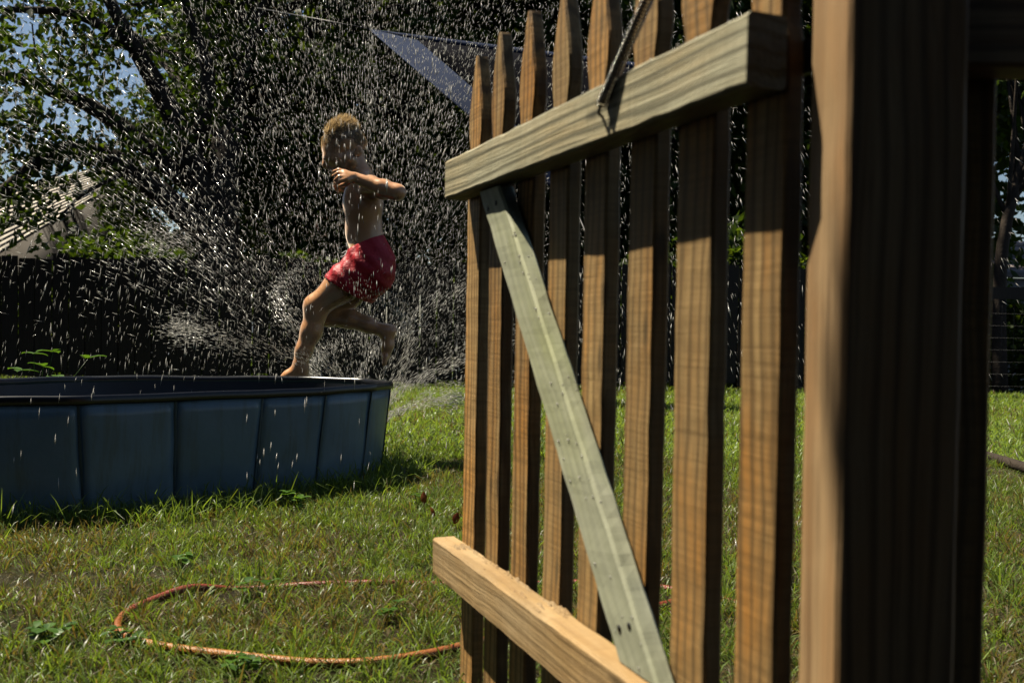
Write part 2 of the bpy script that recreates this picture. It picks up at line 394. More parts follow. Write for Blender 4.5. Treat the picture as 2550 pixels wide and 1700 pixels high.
def build_trees():
    g = 'trees beyond the lawn'
    b = Vector((at(545, 800, 11.4).x, 11.4, 0))
    k = 1.18
    limbs = [(px_limb((545, 640, 9.6*k), (480, 400, 9.5*k), (400, 230, 9.3*k), (330, 110, 9.1*k), (250, -40, 9.0*k)), 0.17),
             (px_limb((530, 600, 9.6*k), (330, 425, 9.2*k), (190, 372, 9.0*k), (90, 410, 8.8*k), (-40, 520, 8.6*k)), 0.15),
             (px_limb((500, 480, 9.6*k), (260, 285, 9.4*k), (120, 225, 9.2*k), (-60, 160, 9.0*k)), 0.12),
             (px_limb((330, 110, 9.1*k), (200, 40, 9.0*k), (60, 25, 8.9*k), (-80, 30, 8.8*k)), 0.07),
             (px_limb((480, 400, 9.5*k), (520, 200, 9.5*k), (470, 40, 9.5*k), (440, -80, 9.5*k)), 0.10),
             (px_limb((120, 225, 9.2*k), (92, 150, 9.1*k), (80, 60, 9.0*k)), 0.022),
             (px_limb((190, 372, 9.0*k), (120, 390, 8.9*k), (40, 395, 8.8*k), (-20, 420, 8.8*k)), 0.03),
             (px_limb((190, 372, 9.0*k), (150, 430, 8.9*k), (110, 445, 8.8*k), (60, 470, 8.8*k)), 0.025),
             (px_limb((330, 425, 9.2*k), (270, 450, 9.0*k), (200, 490, 8.9*k), (130, 560, 8.8*k)), 0.03)]
    tree('spreading_tree', 'big spreading tree with dark arching limbs at the upper left', b, 7.0, (0.0, 1.9, 6.0), (4.4, 2.1, 3.2), 300, 42, 0.42, 0.12, 21, limbs, 0.27, group=g)
    t = tree('leafy_tree', 'dark leafy tree behind the running boy and the spray', (-1.4, 13.2, 0), 6, (0, 0, 4.6), (2.9, 2.2, 3.9), 620, 46, 0.45, 0.15, 33, (), 0.2, group=g)
    copy_tree(t, (1.9, 12.9, 0), 2.1, 'dark leafy tree behind the middle of the picket gate', 1.05)
    copy_tree(t, (5.0, 13.4, 0), 4.0, 'dark leafy tree behind the hinge side of the gate', 1.1)
    copy_tree(t, (-3.5, 17.0, 0), 0.8, 'dark tree standing right of the pale shed roof', 0.95)
    copy_tree(t, (3.4, 16.6, 0), 0.3, 'dark tree filling the gap between the two trees behind the gate', 1.35)
    copy_tree(t, (0.3, 14.6, 0), 5.6, 'dark tree between the boy and the free end of the gate', 0.95)
    copy_tree(t, (0.2, 18.5, 0), 3.0, 'tall dark tree in the second row behind the boy', 1.5)
    copy_tree(t, (6.2, 19.5, 0), 5.2, 'tall dark tree in the second row behind the gate', 1.55)
    copy_tree(t, (-3.5, 0.35, 0), 0.15, 'tree at the viewer\'s left shoulder, out of the picture', 0.8)  # unseen tree added to shade the ground in front of the post
    copy_tree(t, (-3.75, 12.2, 0), 0.5, 'small dark tree in front of the right end of the pale roof', 0.42)
    copy_tree(t, (-7.4, 2.6, 0), 2.6, 'tree along the left side of the yard, nearer the viewer, unseen, added to block sky light', 1.0)  # unseen, added to cut the sky light from the left
    copy_tree(t, (-8.3, 6.8, 0), 4.6, 'tree along the left side of the yard, farther off, unseen, added to block sky light', 1.05)  # also unseen and added, dims the left sky farther back
    # slim tree beyond the gate post
    tree('slim_tree', 'slim leaning tree seen past the right side of the gate post', Vector((at(2495, 800, 8.9).x, 8.9, 0)), 4.5, (0.5, 0.2, 3.6), (1.3, 1.0, 1.3), 60, 34, 0.3, 0.09, 55, (), 0.07, group=g, lean=(0.1, 0))
    # shrubs under the trees
    s = empty('hedge_shrub', (-3.6, 9.3, 0)); tag(s, 'dark shrub at the foot of the spreading tree', 'shrub', 'shrubs along the back fence')
    r = np.random.default_rng(4); d = r.normal(0, 1, (150, 3)); d /= np.linalg.norm(d, axis=1)[:, None]; d[:, 2] = np.abs(d[:, 2])
    V, F, rn = leaf_cloud(d*np.array([1.0, 0.55, 1.25])*(r.uniform(0.4, 1, 150)**0.5)[:, None]+np.array([0, 0, 0.08]), 40, 0.26, 0.085, 9)
    np_mesh('foliage', V, F, M['leaf'], s, False, {'rnd': rn})
    st = []; off = 0; fs = []; ts = []
    for k in range(7):
        e = Vector((r.normal(0, 0.4), r.normal(0, 0.25), r.uniform(0.6, 1.1))); V, F, T = tube_arrays([(0, 0, -0.03), e*0.5, e], [0.03, 0.02, 0.01], 5); st.append(V); fs.append(F+off); ts.append(T+off); off += len(V)
    np_mesh('stem', np.concatenate(st), [np.concatenate(fs), np.concatenate(ts)], M['bark'], s, True)
    for (x, y, rz, sc, lab) in ((-1.9, 9.3, 1.0, 0.85, 'dark shrub behind the blue pool'), (-0.3, 9.2, 2.2, 0.8, 'dark shrub behind the right end of the pool'),
                                (1.3, 9.4, 3.3, 0.9, 'dark shrub seen through the middle pickets'), (2.8, 9.4, 0.4, 0.9, 'dark shrub seen through the pickets nearest the hinge'),
                                (-5.3, 9.5, 4.4, 0.9, 'dark shrub at the far left beyond the pool'), (2.05, 9.5, 2.9, 1.15, 'dark shrub seen through the gap left of the last picket'), (4.55, 9.6, 5.3, 0.8, 'green shrub behind the wire fence at the right edge')):
        copy_tree(s, (x, y, 0), rz, lab, sc)
build_trees()

def build_back_fence():
    f = empty('plank_fence', (0, 8.45, 0)); tag(f, 'weathered plank fence at the back of the lawn, shade put into its dark colour', 'fence')
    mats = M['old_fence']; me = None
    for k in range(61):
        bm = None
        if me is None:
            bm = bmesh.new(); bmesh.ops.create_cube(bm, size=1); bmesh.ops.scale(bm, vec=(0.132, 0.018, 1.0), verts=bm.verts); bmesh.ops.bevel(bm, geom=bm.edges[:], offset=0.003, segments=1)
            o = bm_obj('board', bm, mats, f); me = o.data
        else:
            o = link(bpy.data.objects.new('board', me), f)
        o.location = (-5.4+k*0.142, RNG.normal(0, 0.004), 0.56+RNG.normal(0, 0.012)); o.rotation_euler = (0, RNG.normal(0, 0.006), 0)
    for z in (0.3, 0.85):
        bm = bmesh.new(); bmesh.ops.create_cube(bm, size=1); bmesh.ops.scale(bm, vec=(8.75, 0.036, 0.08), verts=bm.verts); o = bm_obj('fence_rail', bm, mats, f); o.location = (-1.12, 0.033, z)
    # rail-and-wire fence further right
    w = empty('wire_fence', (4.0, 8.3, 0)); tag(w, 'wire fence with a dark top rail at the right edge', 'fence')
    for x in (-0.65, 0.8, 2.5):
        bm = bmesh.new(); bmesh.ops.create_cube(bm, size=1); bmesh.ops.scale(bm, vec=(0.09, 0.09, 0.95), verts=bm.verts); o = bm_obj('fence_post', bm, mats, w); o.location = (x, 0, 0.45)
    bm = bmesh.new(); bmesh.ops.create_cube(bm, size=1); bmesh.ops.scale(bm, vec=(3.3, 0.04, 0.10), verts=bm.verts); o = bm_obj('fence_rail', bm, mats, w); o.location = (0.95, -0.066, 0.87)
    Vs, Fs, Ts = [], [], []; off = 0
    lines = [((-0.65, -0.06, z), (2.5, -0.06, z)) for z in np.arange(0.1, 0.85, 0.1)]+[((x, -0.06, 0.05), (x, -0.06, 0.82)) for x in np.arange(-0.65, 2.5, 0.1)]
    for a, b in lines:
        V, F, T = tube_arrays([a, b], 0.0013, 4); Vs.append(V); Fs.append(F+off); Ts.append(T+off); off += len(V)
    np_mesh('wire_mesh', np.concatenate(Vs), [np.concatenate(Fs), np.concatenate(Ts)], M['iron'], w)
build_back_fence()

def quad_slab(name, pts, thick, mat, parent=None, nu=1, nv=1, sag=0.0):
    A, B, C, D = [Vector(p) for p in pts]; nrm = (B-A).cross(D-A).normalized(); V = []
    for s in (0, 1):
        for i in range(nu+1):
            for j in range(nv+1):
                u, v = i/nu, j/nv; p = A.lerp(B, u).lerp(D.lerp(C, u), v)
                V.append(p+nrm*thick*s+Vector((0, 0, -sag*16*u*(1-u)*v*(1-v))))
    F = []; m_ = (nu+1)*(nv+1); ix = lambda s, i, j: s*m_+i*(nv+1)+j
    for i in range(nu):
        for j in range(nv):
            F.append((ix(0, i, j), ix(0, i, j+1), ix(0, i+1, j+1), ix(0, i+1, j))); F.append((ix(1, i, j), ix(1, i+1, j), ix(1, i+1, j+1), ix(1, i, j+1)))
    for i in range(nu):
        F.append((ix(0, i, 0), ix(0, i+1, 0), ix(1, i+1, 0), ix(1, i, 0))); F.append((ix(0, i, nv), ix(1, i, nv), ix(1, i+1, nv), ix(0, i+1, nv)))
    for j in range(nv):
        F.append((ix(0, 0, j), ix(1, 0, j), ix(1, 0, j+1), ix(0, 0, j+1))); F.append((ix(0, nu, j), ix(0, nu, j+1), ix(1, nu, j+1), ix(1, nu, j)))
    return np_mesh(name, np.array([tuple(v) for v in V]), np.array(F), mat, parent)

def build_houses():
    shingle = simple('pale_shingle', (0.40, 0.35, 0.28), 0.8, 0.45, 5.0, bump=0.3); wall = simple('house_siding', (0.10, 0.085, 0.07), 0.8, 0.2, 2.0)
    grey = simple('grey_shingle', (0.22, 0.18, 0.165), 0.8, 0.25, 3.0, bump=0.3)
    # shed at the left
    h = empty('shed', (at(60, 800, 13.5).x, 13.5, 0)); tag(h, 'shed with a pale ribbed roof sloping down at the left edge', 'shed')
    o0 = h.location
    e0, e1 = at(-110, 706, 12.6), at(318, 456, 12.4)      # front edge of the roof, low at the left
    r0, r1 = at(-110, 500, 16.2), at(352, 408, 15.4)
    nc = 28
    for k in range(nc):
        q = [e0.lerp(r0, k/nc), e1.lerp(r1, k/nc), e1.lerp(r1, (k+0.93)/nc), e0.lerp(r0, (k+0.93)/nc)]; up = Vector((0, 0, 0.02 if k % 2 else 0.05))
        quad_slab('roof_sheet', [p+up-o0 for p in q], 0.03, shingle, h)
    g = lambda p, z: Vector((p.x, p.y, z)); ins = Vector((0, 0.3, 0)); dn = Vector((0, 0, 0.06))
    f0, f1 = e0.lerp(r0, 0.06), e1.lerp(r1, 0.06)
    quad_slab('wall', [g(f0, 0)-o0, g(f1, 0)-o0, f1-dn*0.3-o0, f0-dn*0.3-o0], 0.1, wall, h)
    quad_slab('wall', [g(f1, 0)-o0, g(r1, 0)-o0, r1-dn-o0, f1-dn-o0], 0.1, wall, h)
    # house at the right edge
    h2 = empty('house', (at(2560, 800, 18).x, 18, 0)); tag(h2, 'distant house with a grey brown roof at the right edge', 'house'); o2 = h2.location
    a, b, c, d = at(2380, 688, 18), at(2900, 700, 18), at(2900, 600, 20.5), at(2440, 608, 20.5)
    for k in range(6):
        u, v = k/6, (k+1.15)/6; quad_slab('shingle_course', [p-o2 for p in (a.lerp(d, u), b.lerp(c, u), b.lerp(c, v), a.lerp(d, v))], 0.03, grey, h2)
    y = Vector((0, 0.3, 0)); quad_slab('wall', [g(a+y, 0)-o2, g(b+y, 0)-o2, b+y-o2, a+y-o2], 0.15, simple('pale_siding', (0.30, 0.29, 0.29), 0.7, 0.1), h2)
    # unseen house front and porch roof behind the viewer, added to block sky light
    h3 = empty('house', (0.6, -2.4, 0)); tag(h3, 'unseen dark brown house behind the viewer, added to block sky light', 'house')
    sid = simple('sky_block_siding', (0.05, 0.038, 0.028), 0.8, 0.2, 2.0)
    for k in range(18): quad_slab('sky_block_board', [Vector(p) for p in ((-4.5, 0.02, k*0.18), (5.0, 0.02, k*0.18), (5.0, 0, k*0.18+0.19), (-4.5, 0, k*0.18+0.19))], 0.02, sid, h3)
    quad_slab('sky_block_roof', [Vector(p) for p in ((-4.8, 2.15, 2.45), (5.3, 2.15, 2.45), (5.3, -3.0, 4.6), (-4.8, -3.0, 4.6))], 0.12, sid, h3)
    for x in (-4.4, 0.9, 4.9): tube('sky_block_post', [(x, 1.9, 0), (x, 1.9, 2.5)], 0.06, sid, h3, 4)
    # power line
    w = tube('power_line', spline([at(2300, 380, 24), at(2520, 366, 24), at(2900, 330, 24)], 6), 0.014, M['iron']); tag(w, 'thin dark power line crossing the sky at the right edge', 'cable')
build_houses()

def build_sail():
    s = empty('shade_sail', at(918, 72, 7.9)); o0 = s.location.copy(); tag(s, 'blue grey fabric shade sail hung behind the gate, above the boy', 'shade sail')
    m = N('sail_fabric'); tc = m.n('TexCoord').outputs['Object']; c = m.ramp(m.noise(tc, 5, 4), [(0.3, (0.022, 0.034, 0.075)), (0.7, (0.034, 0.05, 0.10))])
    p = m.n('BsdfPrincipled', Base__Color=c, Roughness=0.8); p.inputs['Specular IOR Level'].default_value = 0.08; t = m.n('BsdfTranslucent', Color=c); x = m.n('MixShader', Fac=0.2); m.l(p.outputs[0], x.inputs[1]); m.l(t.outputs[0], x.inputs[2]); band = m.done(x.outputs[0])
    dark = simple('dark_panel_cloth', (0.006, 0.006, 0.009), 0.95, 0.3, 40, spec=0.03)
    A, B, C = at(918, 72, 7.9), at(1760, 178, 7.0), at(1430, 515, 6.6)
    I1, I2, I3 = at(1040, 100, 7.75), at(1700, 186, 7.04), at(1420, 430, 6.75)
    # blue grey bands along two edges, then the near-black panel between them
    quad_slab('edge_band', [A-o0, B-o0, I2-o0, I1-o0], 0.008, band, s, 12, 2)
    quad_slab('edge_band', [A-o0, I1-o0, I3-o0, C-o0], 0.008, band, s, 12, 2)
    quad_slab('inner_panel', [I1-o0, I2-o0, I2.lerp(I3, 0.5)-o0, I3-o0], 0.006, dark, s, 8, 8, 0.02)
    tube('guy_rope', [A-o0, at(640, 20, 9.4)-o0], 0.006, M['iron'], s, 5)
    tube('guy_rope', [B-o0, at(2100, -120, 7.5)-o0], 0.006, M['iron'], s, 5); tube('guy_rope', [C-o0, Vector((at(1430, 515, 6.6).x+0.6, 6.3, 0))-o0], 0.006, M['iron'], s, 5)
build_sail()
# ==SECTION: pool and hose
def build_pool():
    m = N('pool_vinyl'); tc = m.n('TexCoord').outputs['Object']
    a = m.noise(tc, 6, 5); st = m.noise(m.mapping(tc, (30, 30, 3)), 1.0, 5, 0.65)
    c = m.ramp(a, [(0.3, (0.115, 0.185, 0.215)), (0.7, (0.16, 0.235, 0.265))])
    c = m.mix(m.ramp(st, [(0.5, 0.0), (0.72, 0.65)]), c, (0.10, 0.115, 0.085))
    p = m.n('BsdfPrincipled', Base__Color=c, Roughness=0.3, Normal=m.bump(a, 0.2, 0.02)); vinyl = m.done(p.outputs[0])
    shell = simple('pool_fold_vinyl', (0.035, 0.065, 0.08), 0.5, 0.2, 12); black = simple('pool_rim_vinyl', (0.008, 0.009, 0.012), 0.28, 0.3, 20); liner = simple('pool_liner', (0.010, 0.014, 0.022), 0.45, 0.3, 12)
    root = empty('wading_pool', (_pc[0], _pc[1], 0)); tag(root, 'blue panelled soft wading pool with a black rim on the grass', 'pool')
    o0 = Vector((_pc[0], _pc[1], 0)); n = len(POOL)
    top = [Vector((x, y, POOL_H-0.020)) for x, y in POOL]; bot = [Vector((x, y, -0.004)) for x, y in pool_in(0.034)]
    for i in range(n):
        t0, t1, b0, b1 = top[i], top[(i+1) % n], bot[i], bot[(i+1) % n]
        out = (t1-t0).cross(Vector((0, 0, 1))).normalized()
        if out.dot((t0+t1)*0.5-Vector((_pc[0], _pc[1], 0))) < 0: out = -out
        V, F = [], []; nu, nv = 10, 8; r = random.uniform(-0.004, 0.006)
        for side in (0, 1):
            for u in range(nu+1):
                for v in range(nv+1):
                    uu = 0.005+0.99*u/nu; vv = v/nv; p_ = t0.lerp(t1, uu).lerp(b0.lerp(b1, uu), vv)
                    edge = min(u, nu-u)/nu; bul = 0.0035*min(1, edge*6)+(0.005+r*0.6)*math.sin(math.pi*uu)*math.sin(math.pi*min(1, vv*1.05))
                    bul += 0.003*mnoise.noise((p_.x*9, p_.y*9, p_.z*9))
                    V.append(tuple(p_-o0+out*(bul if side == 0 else -0.004)))
        mm = (nu+1)*(nv+1); ix = lambda s, u, v: s*mm+u*(nv+1)+v
        for u in range(nu):
            for v in range(nv):
                F.append((ix(0, u, v), ix(0, u, v+1), ix(0, u+1, v+1), ix(0, u+1, v))); F.append((ix(1, u, v), ix(1, u+1, v), ix(1, u+1, v+1), ix(1, u, v+1)))
            F.append((ix(0, u, 0), ix(0, u+1, 0), ix(1, u+1, 0), ix(1, u, 0))); F.append((ix(0, u, nv), ix(1, u, nv), ix(1, u+1, nv), ix(0, u+1, nv)))
        for v in range(nv):
            F.append((ix(0, 0, v), ix(1, 0, v), ix(1, 0, v+1), ix(0, 0, v+1))); F.append((ix(0, nu, v), ix(0, nu, v+1), ix(1, nu, v+1), ix(1, nu, v)))
        o = np_mesh('wall_panel', V, np.array(F), vinyl, root, True)
        # stitched fold strip at each corner
        e = bot[i]-top[i]; k = (top[i]-Vector((_pc[0], _pc[1], top[i].z))).normalized(); sd_ = e.cross(k).normalized()
        pts = []
        for q in range(9):
            w = q/8; c_ = top[i]+e*w-o0+k*(0.001+0.0015*mnoise.noise((w*6, i, 0)))
            pts += [c_-sd_*0.005, c_+k*0.002, c_+sd_*0.005]
        f = [(3*q+j, 3*q+j+1, 3*q+j+4, 3*q+j+3) for q in range(8) for j in (0, 1)]
        np_mesh('fold_seam', [tuple(x) for x in pts], np.array(f), shell, root, True)
    # liner: inner wall and floor
    ti = [Vector((x, y, POOL_H-0.012)) for x, y in pool_in(0.006)]; bi = [Vector((x, y, 0.012)) for x, y in pool_in(0.058)]
    V = [tuple(p-o0) for p in ti+bi]; F = [(i, (i+1) % n, n+(i+1) % n, n+i) for i in range(n)]
    V.append((0, 0, 0.012)); T = [(2*n, n+i, n+(i+1) % n) for i in range(n)]
    np_mesh('liner', V, [np.array(F), np.array(T)], liner, root)
    # rim: rolled black welt with a short skirt over the panel tops, a little uneven
    ring = []
    for i in range(n):
        for k in range(6):
            p_ = Vector((*POOL[i], 0)).lerp(Vector((*POOL[(i+1) % n], 0)), k/6); ring.append(p_)
    V, F = [], []; prof = [(0.010, -0.022), (0.010, -0.013), (0.009, -0.004), (0.006, 0.001), (-0.004, -0.001), (-0.008, -0.010), (-0.006, -0.03)]
    N_ = len(ring)
    for i, p_ in enumerate(ring):
        t = (ring[(i+1) % N_]-ring[i-1]).normalized(); out = Vector((t.y, -t.x, 0))
        if out.dot(p_-Vector((_pc[0], _pc[1], 0))) < 0: out = -out
        dz = 0.004*mnoise.noise((p_.x*5, p_.y*5, 2)); 
        for (a_, z_) in prof: V.append(tuple(p_-o0+out*a_+Vector((0, 0, POOL_H+z_+dz))))
    L = len(prof)
    for i in range(N_):
        for k in range(L): F.append((i*L+k, ((i+1) % N_)*L+k, ((i+1) % N_)*L+(k+1) % L, i*L+(k+1) % L))
    np_mesh('rim', V, np.array(F), black, root, True)
    wm = N('pool_water'); wb = wm.n('BsdfPrincipled', Base__Color=(0.02, 0.05, 0.06, 1), Roughness=0.05, IOR=1.33)
    wm.l(wm.bump(wm.noise(wm.n('TexCoord').outputs['Object'], 14, 3), 0.3, 0.02), wb.inputs['Normal']); wmat = wm.done(wb.outputs[0])
    wi = [Vector((x, y, 0.09)) for x, y in pool_in(0.05)]; V = [tuple(p-o0) for p in wi]+[(0, 0, 0.09)]
    w = np_mesh('water', V, np.array([(n, i, (i+1) % n) for i in range(n)]), wmat, root)
build_pool()

def build_hose():
    m = N('hose_rubber'); tc = m.n('TexCoord').outputs['Object']
    up = m.n('SeparateXYZ'); m.l(m.n('NewGeometry').outputs['Normal'], up.inputs[0])
    br = m.n('TexVoronoi', Scale=420.0); m.l(tc, br.inputs['Vector']); a = m.noise(tc, 3.2, 3)
    sx = m.n('SeparateXYZ'); m.l(tc, sx.inputs[0]); ad = m.n('Math', _operation='ADD'); m.l(a, ad.inputs[0]); mm_ = m.n('Math', _operation='MULTIPLY'); m.l(sx.outputs[1], mm_.inputs[0]); mm_.inputs[1].default_value = -1.6; m.l(mm_.outputs[0], ad.inputs[1])
    c = m.mix(m.ramp(ad.outputs[0], [(0.1, 0.0), (0.5, 1.0)]), (0.26, 0.035, 0.022), (0.52, 0.24, 0.03))  # red toward the back puts the hose's shaded side into its colour
    c = m.mix(m.ramp(br.outputs['Distance'], [(0.15, 0.0), (0.6, 0.6)]), c, (0.20, 0.05, 0.015))
    p = m.n('BsdfPrincipled', Base__Color=c, Roughness=0.42, Normal=m.bump(br.outputs['Distance'], 0.4, 0.002)); hm = m.done(p.outputs[0])
    px = [(1700, 1490), (1500, 1548), (1330, 1570), (1145, 1606), (1040, 1628), (900, 1645), (760, 1648), (600, 1640), (450, 1618), (345, 1592), (293, 1562), (312, 1524), (390, 1492), (480, 1468), (600, 1450), (760, 1446), (920, 1443), (1080, 1440), (1250, 1444), (1420, 1442), (1640, 1452), (1900, 1500)]
    pts = [ground_at(x, y, 0.012) for x, y in px]
    for i, p_ in enumerate(pts): p_.z = (0.009+0.007*max(0, math.sin(i*1.1))) if i < 14 else 0.001+0.004*math.sin(i*1.7)
    pts = spline(pts, 8); o0 = pts[40].copy(); o0.z = 0
    V, F, T = tube_arrays([q-o0 for q in pts], 0.0082, 10); o = np_mesh('garden_hose', V, [F, T], hm, None, True); o.location = o0
    tag(o, 'orange garden hose looped on the grass, its shaded back run coloured red', 'hose')
build_hose()

# ==SECTION: gate
def board_mesh(name, secs, mat, parent=None, ch=0.0025, jit=0.0007, seed=0.0, shear=0.0):
    """sawn board along local Z: secs = (z, half width x, half thickness y, centre x, centre y)"""
    V, F = [], []
    for (z, w, t, cx, cy) in secs:
        c = min(ch, w*0.6, t*0.6)
        for (x, y) in ((-w+c, -t), (w-c, -t), (w, -t+c), (w, t-c), (w-c, t), (-w+c, t), (-w, t-c), (-w, -t+c)):
            p = Vector((cx+x, cy+y, z)); q = p*38+Vector((seed*3.7, seed*1.3, seed)); q.z *= 0.7
            d = mnoise.noise(q)*jit+mnoise.noise(q*4.1)*jit*0.6; e = mnoise.noise(q+Vector((9, 4, 2)))*jit
            V.append((p.x+d, p.y+e, p.z+shear*x))
    n = len(secs)
    for i in range(n-1):
        for k in range(8): F.append((i*8+k, i*8+(k+1) % 8, (i+1)*8+(k+1) % 8, (i+1)*8+k))
    me = bpy.data.meshes.new(name); me.from_pydata(V, [], F+[tuple(range(7, -1, -1)), tuple(range((n-1)*8, n*8))]); me.update(); me.materials.append(mat)
    return link(bpy.data.objects.new(name, me), parent)

def straight(z0, z1, w, t, n=26): return [(z0+(z1-z0)*i/n, w, t, 0, 0) for i in range(n+1)]

PITCHX = 0.1017
GATE_P = at(1157, 804, 1.470); GATE_P.z = 0.0
GATE_ANG = rad(-69.1)
def gate_to_world(x, y, z):
    c, s = math.cos(GATE_ANG), math.sin(GATE_ANG); return Vector((GATE_P.x+x*c-y*s, GATE_P.y+x*s+y*c, z))

def build_gate():
    g = empty('picket_gate', GATE_P, GATE_ANG); tag(g, 'open wooden picket gate with a pale diagonal brace', 'gate')
    W = 0.0268; top = 0.94
    prof = [(0.0, 0.13), (0.004, 0.2), (0.02, 0.38), (0.04, 0.60), (0.06, 0.80), (0.08, 0.95), (0.096, 1.0), (0.110, 0.97), (0.125, 0.85), (0.138, 0.78), (0.150, 0.80), (0.165, 0.92), (0.18, 1.0)]
    tints = []
    widths = (0.0285, 0.0270, 0.0272, 0.0268, 0.0270, 0.0266, 0.0300, 0.0272)
    for i in range(8):
        w_ = widths[i]; tp = top+random.uniform(-0.006, 0.006); secs = []
        z = 0.03+random.uniform(-0.008, 0.008)
        for k in range(30): secs.append((z+(tp-0.19-z)*k/29, w_, 0.0087, 0, 0))
        for d, f in reversed(prof): secs.append((tp-d, w_*f, 0.0087, 0, 0))
        o = board_mesh('picket', secs, M['picket'], g, seed=i*2.3, jit=0.0009); o.location = (PITCHX*i+w_+random.uniform(-0.002, 0.002), 0.0097, 0)
        o.rotation_euler = (0, random.uniform(-0.006, 0.006), 0)
    # rails: board built along local Z, laid down along the gate
    def rail(z0, z1, x0, x1, mat, seed, name='rail'):
        o = board_mesh(name, straight(0, x1-x0, (z1-z0)/2, 0.0178, 60), mat, g, seed=seed, jit=0.0011, ch=0.003)
        o.rotation_euler = (0, math.pi/2, 0); o.location = (x0, -0.0180, (z0+z1)/2); return o
    tr = rail(0.729, 0.784, 0.008, 0.768, M['rail_pale'], 3.0); tr['label'] = 'pale weathered top rail'
    br = rail(0.174, 0.229, -0.026, 0.768, M['rail_warm'], 8.0); br['label'] = 'warm brown splintered bottom rail'
    # splinters raised along the upper edge of the bottom rail
    V, F = [], []; r = random.Random(3)
    for k in range(46):
        x = r.uniform(0.03, 0.42); y = -0.004-r.uniform(0, 0.006) if r.random() < 0.7 else -r.uniform(0.006, 0.032); L = r.uniform(0.008, 0.032); w = r.uniform(0.0008, 0.0022); h = r.uniform(0.0015, 0.006)
        b = len(V); z = 0.2288
        V += [(x-L/2, y-w, z), (x-L/2, y+w, z), (x+L/2, y+w, z), (x+L/2, y-w, z), (x+L*r.uniform(-.3, .4), y, z+h)]
        F += [(b, b+1, b+4), (b+1, b+2, b+4), (b+2, b+3, b+4), (b+3, b, b+4)]
    np_mesh('splinters', V, np.array(F), M['rail_warm'], g)['kind'] = 'stuff'
    # diagonal brace: from under the top rail at the free end to the bottom rail at the hinge side
    a = Vector((0.120, -0.0115, 0.7265)); b = Vector((0.5515, -0.0115, 0.2305)); ax = (a-b); L = ax.length; ax.normalize()
    ang = math.atan2(ax.x, ax.z); wd = 0.0775*abs(ax.z)
    o = board_mesh('brace', straight(0, L, wd/2, 0.0105, 50), M['brace'], g, seed=14.0, jit=0.0010, ch=0.003, shear=math.tan(-ang)*-1.0)
    o.rotation_euler = (0, ang, 0); mid = b+Vector((0.0775/2, 0, 0)); o.location = mid
    o['label'] = 'pale green grey diagonal brace'
    # black strap hinges on the post side
    for z in (0.757, 0.201):
        bm = bmesh.new(); bmesh.ops.create_cube(bm, size=1); bmesh.ops.scale(bm, vec=(0.11, 0.003, 0.026), verts=bm.verts); bmesh.ops.translate(bm, vec=(0.735, 0.0206, z), verts=bm.verts)
        h = bm_obj('hinge_strap', bm, M['iron'], g)
        V, F, T = tube_arrays([(0.797, 0.019, z-0.024), (0.797, 0.019, z+0.024)], 0.007, 10); np_mesh('hinge_barrel', V, [F, T], M['iron'], h, True)
    # screw heads
    for (x, z) in [(PITCHX*i+W*q, zz) for i in range(8) for zz in (0.757,) for q in (0.6, 1.4)][:0]: pass
    for (x, y, z) in ((0.16, -0.0224, 0.70), (0.19, -0.0224, 0.705), (0.555, -0.0224, 0.262), (0.575, -0.0224, 0.27)):
        V, F, T = tube_arrays([(x, y+0.0006, z), (x, y-0.0006, z)], 0.0035, 10); np_mesh('screw', V, [F, T], M['iron'], g, True)
    return g
build_gate()

def build_post():
    # post: near left corner about 0.66 m away
    c = at(2098, 816, 0.66); x0 = c.x; w, d = 0.080, 0.084
    o = board_mesh('gate_post', straight(-0.02, 1.30, w/2, d/2, 40), M['post'], None, seed=5.5, jit=0.0006, ch=0.003)
    o.location = (x0+w/2, 0.66+d/2, 0); tag(o, 'thick square wooden gate post close at the right, its left side in sun', 'post')
    f = empty('side_fence', (x0+w+0.001, 0.69, 0)); tag(f, 'short run of picket fence in shadow right of the gate post', 'fence')
    for z in (0.757, 0.201):
        r = board_mesh('rail', straight(0, 0.60, 0.0275, 0.0178, 20), M['post'], f, seed=z*9); r.rotation_euler = (0, math.pi/2, 0); r.location = (0.0, 0.006, z)
    W = 0.0268
    for k, xx in enumerate((0.018, 0.40, 0.50)):
        secs = [(0.03+0.72*i/20, W, 0.0075, 0, 0) for i in range(21)]+[(0.94-dd, W*ff, 0.0075, 0, 0) for dd, ff in reversed([(0.0, 0.13), (0.02, 0.38), (0.05, 0.70), (0.08, 0.95), (0.096, 1.0), (0.125, 0.85), (0.138, 0.78), (0.165, 0.92)])]
        p = board_mesh('picket', secs, M['picket'], f, seed=30+k); p.location = (xx, 0.0325, 0)
    return o
build_post()

def build_spring():
    a = gate_to_world(0.5, -0.047, 0.761); a = at(1497, 262, 0.955); b = Vector((0.2155, 0.722, 1.075))
    ax = (b-a); L = ax.length; ax.normalize(); s = ax.cross(Vector((0, 0, 1))).normalized(); t = ax.cross(s)
    turns = 120; P = []; R = 0.0048
    for i in range(turns*10+1):
        u = i/(turns*10); th = 2*math.pi*turns*u; P.append(a+ax*(L*u)+(s*math.cos(th)+t*math.sin(th))*R)
    root = empty('gate_spring', a); tag(root, 'steel coil gate spring hooked to the top rail', 'spring')
    V, F, T = tube_arrays([p-a for p in P], 0.0013, 5); np_mesh('coil', V, [F, T], M['steel'], root, True)
    hook = [Vector((0, 0, 0)), Vector((-0.002, 0.004, -0.006)), Vector((0.002, 0.010, -0.009)), Vector((0.006, 0.03, -0.006))]
    tube('hook', spline(hook, 5), 0.0016, M['iron'], root, 6)
    e = b-a; tube('end_eye', spline([e, e+Vector((0.006, -0.004, 0.006)), e+Vector((0.012, -0.006, 0.004))], 5), 0.0016, M['iron'], root, 6)
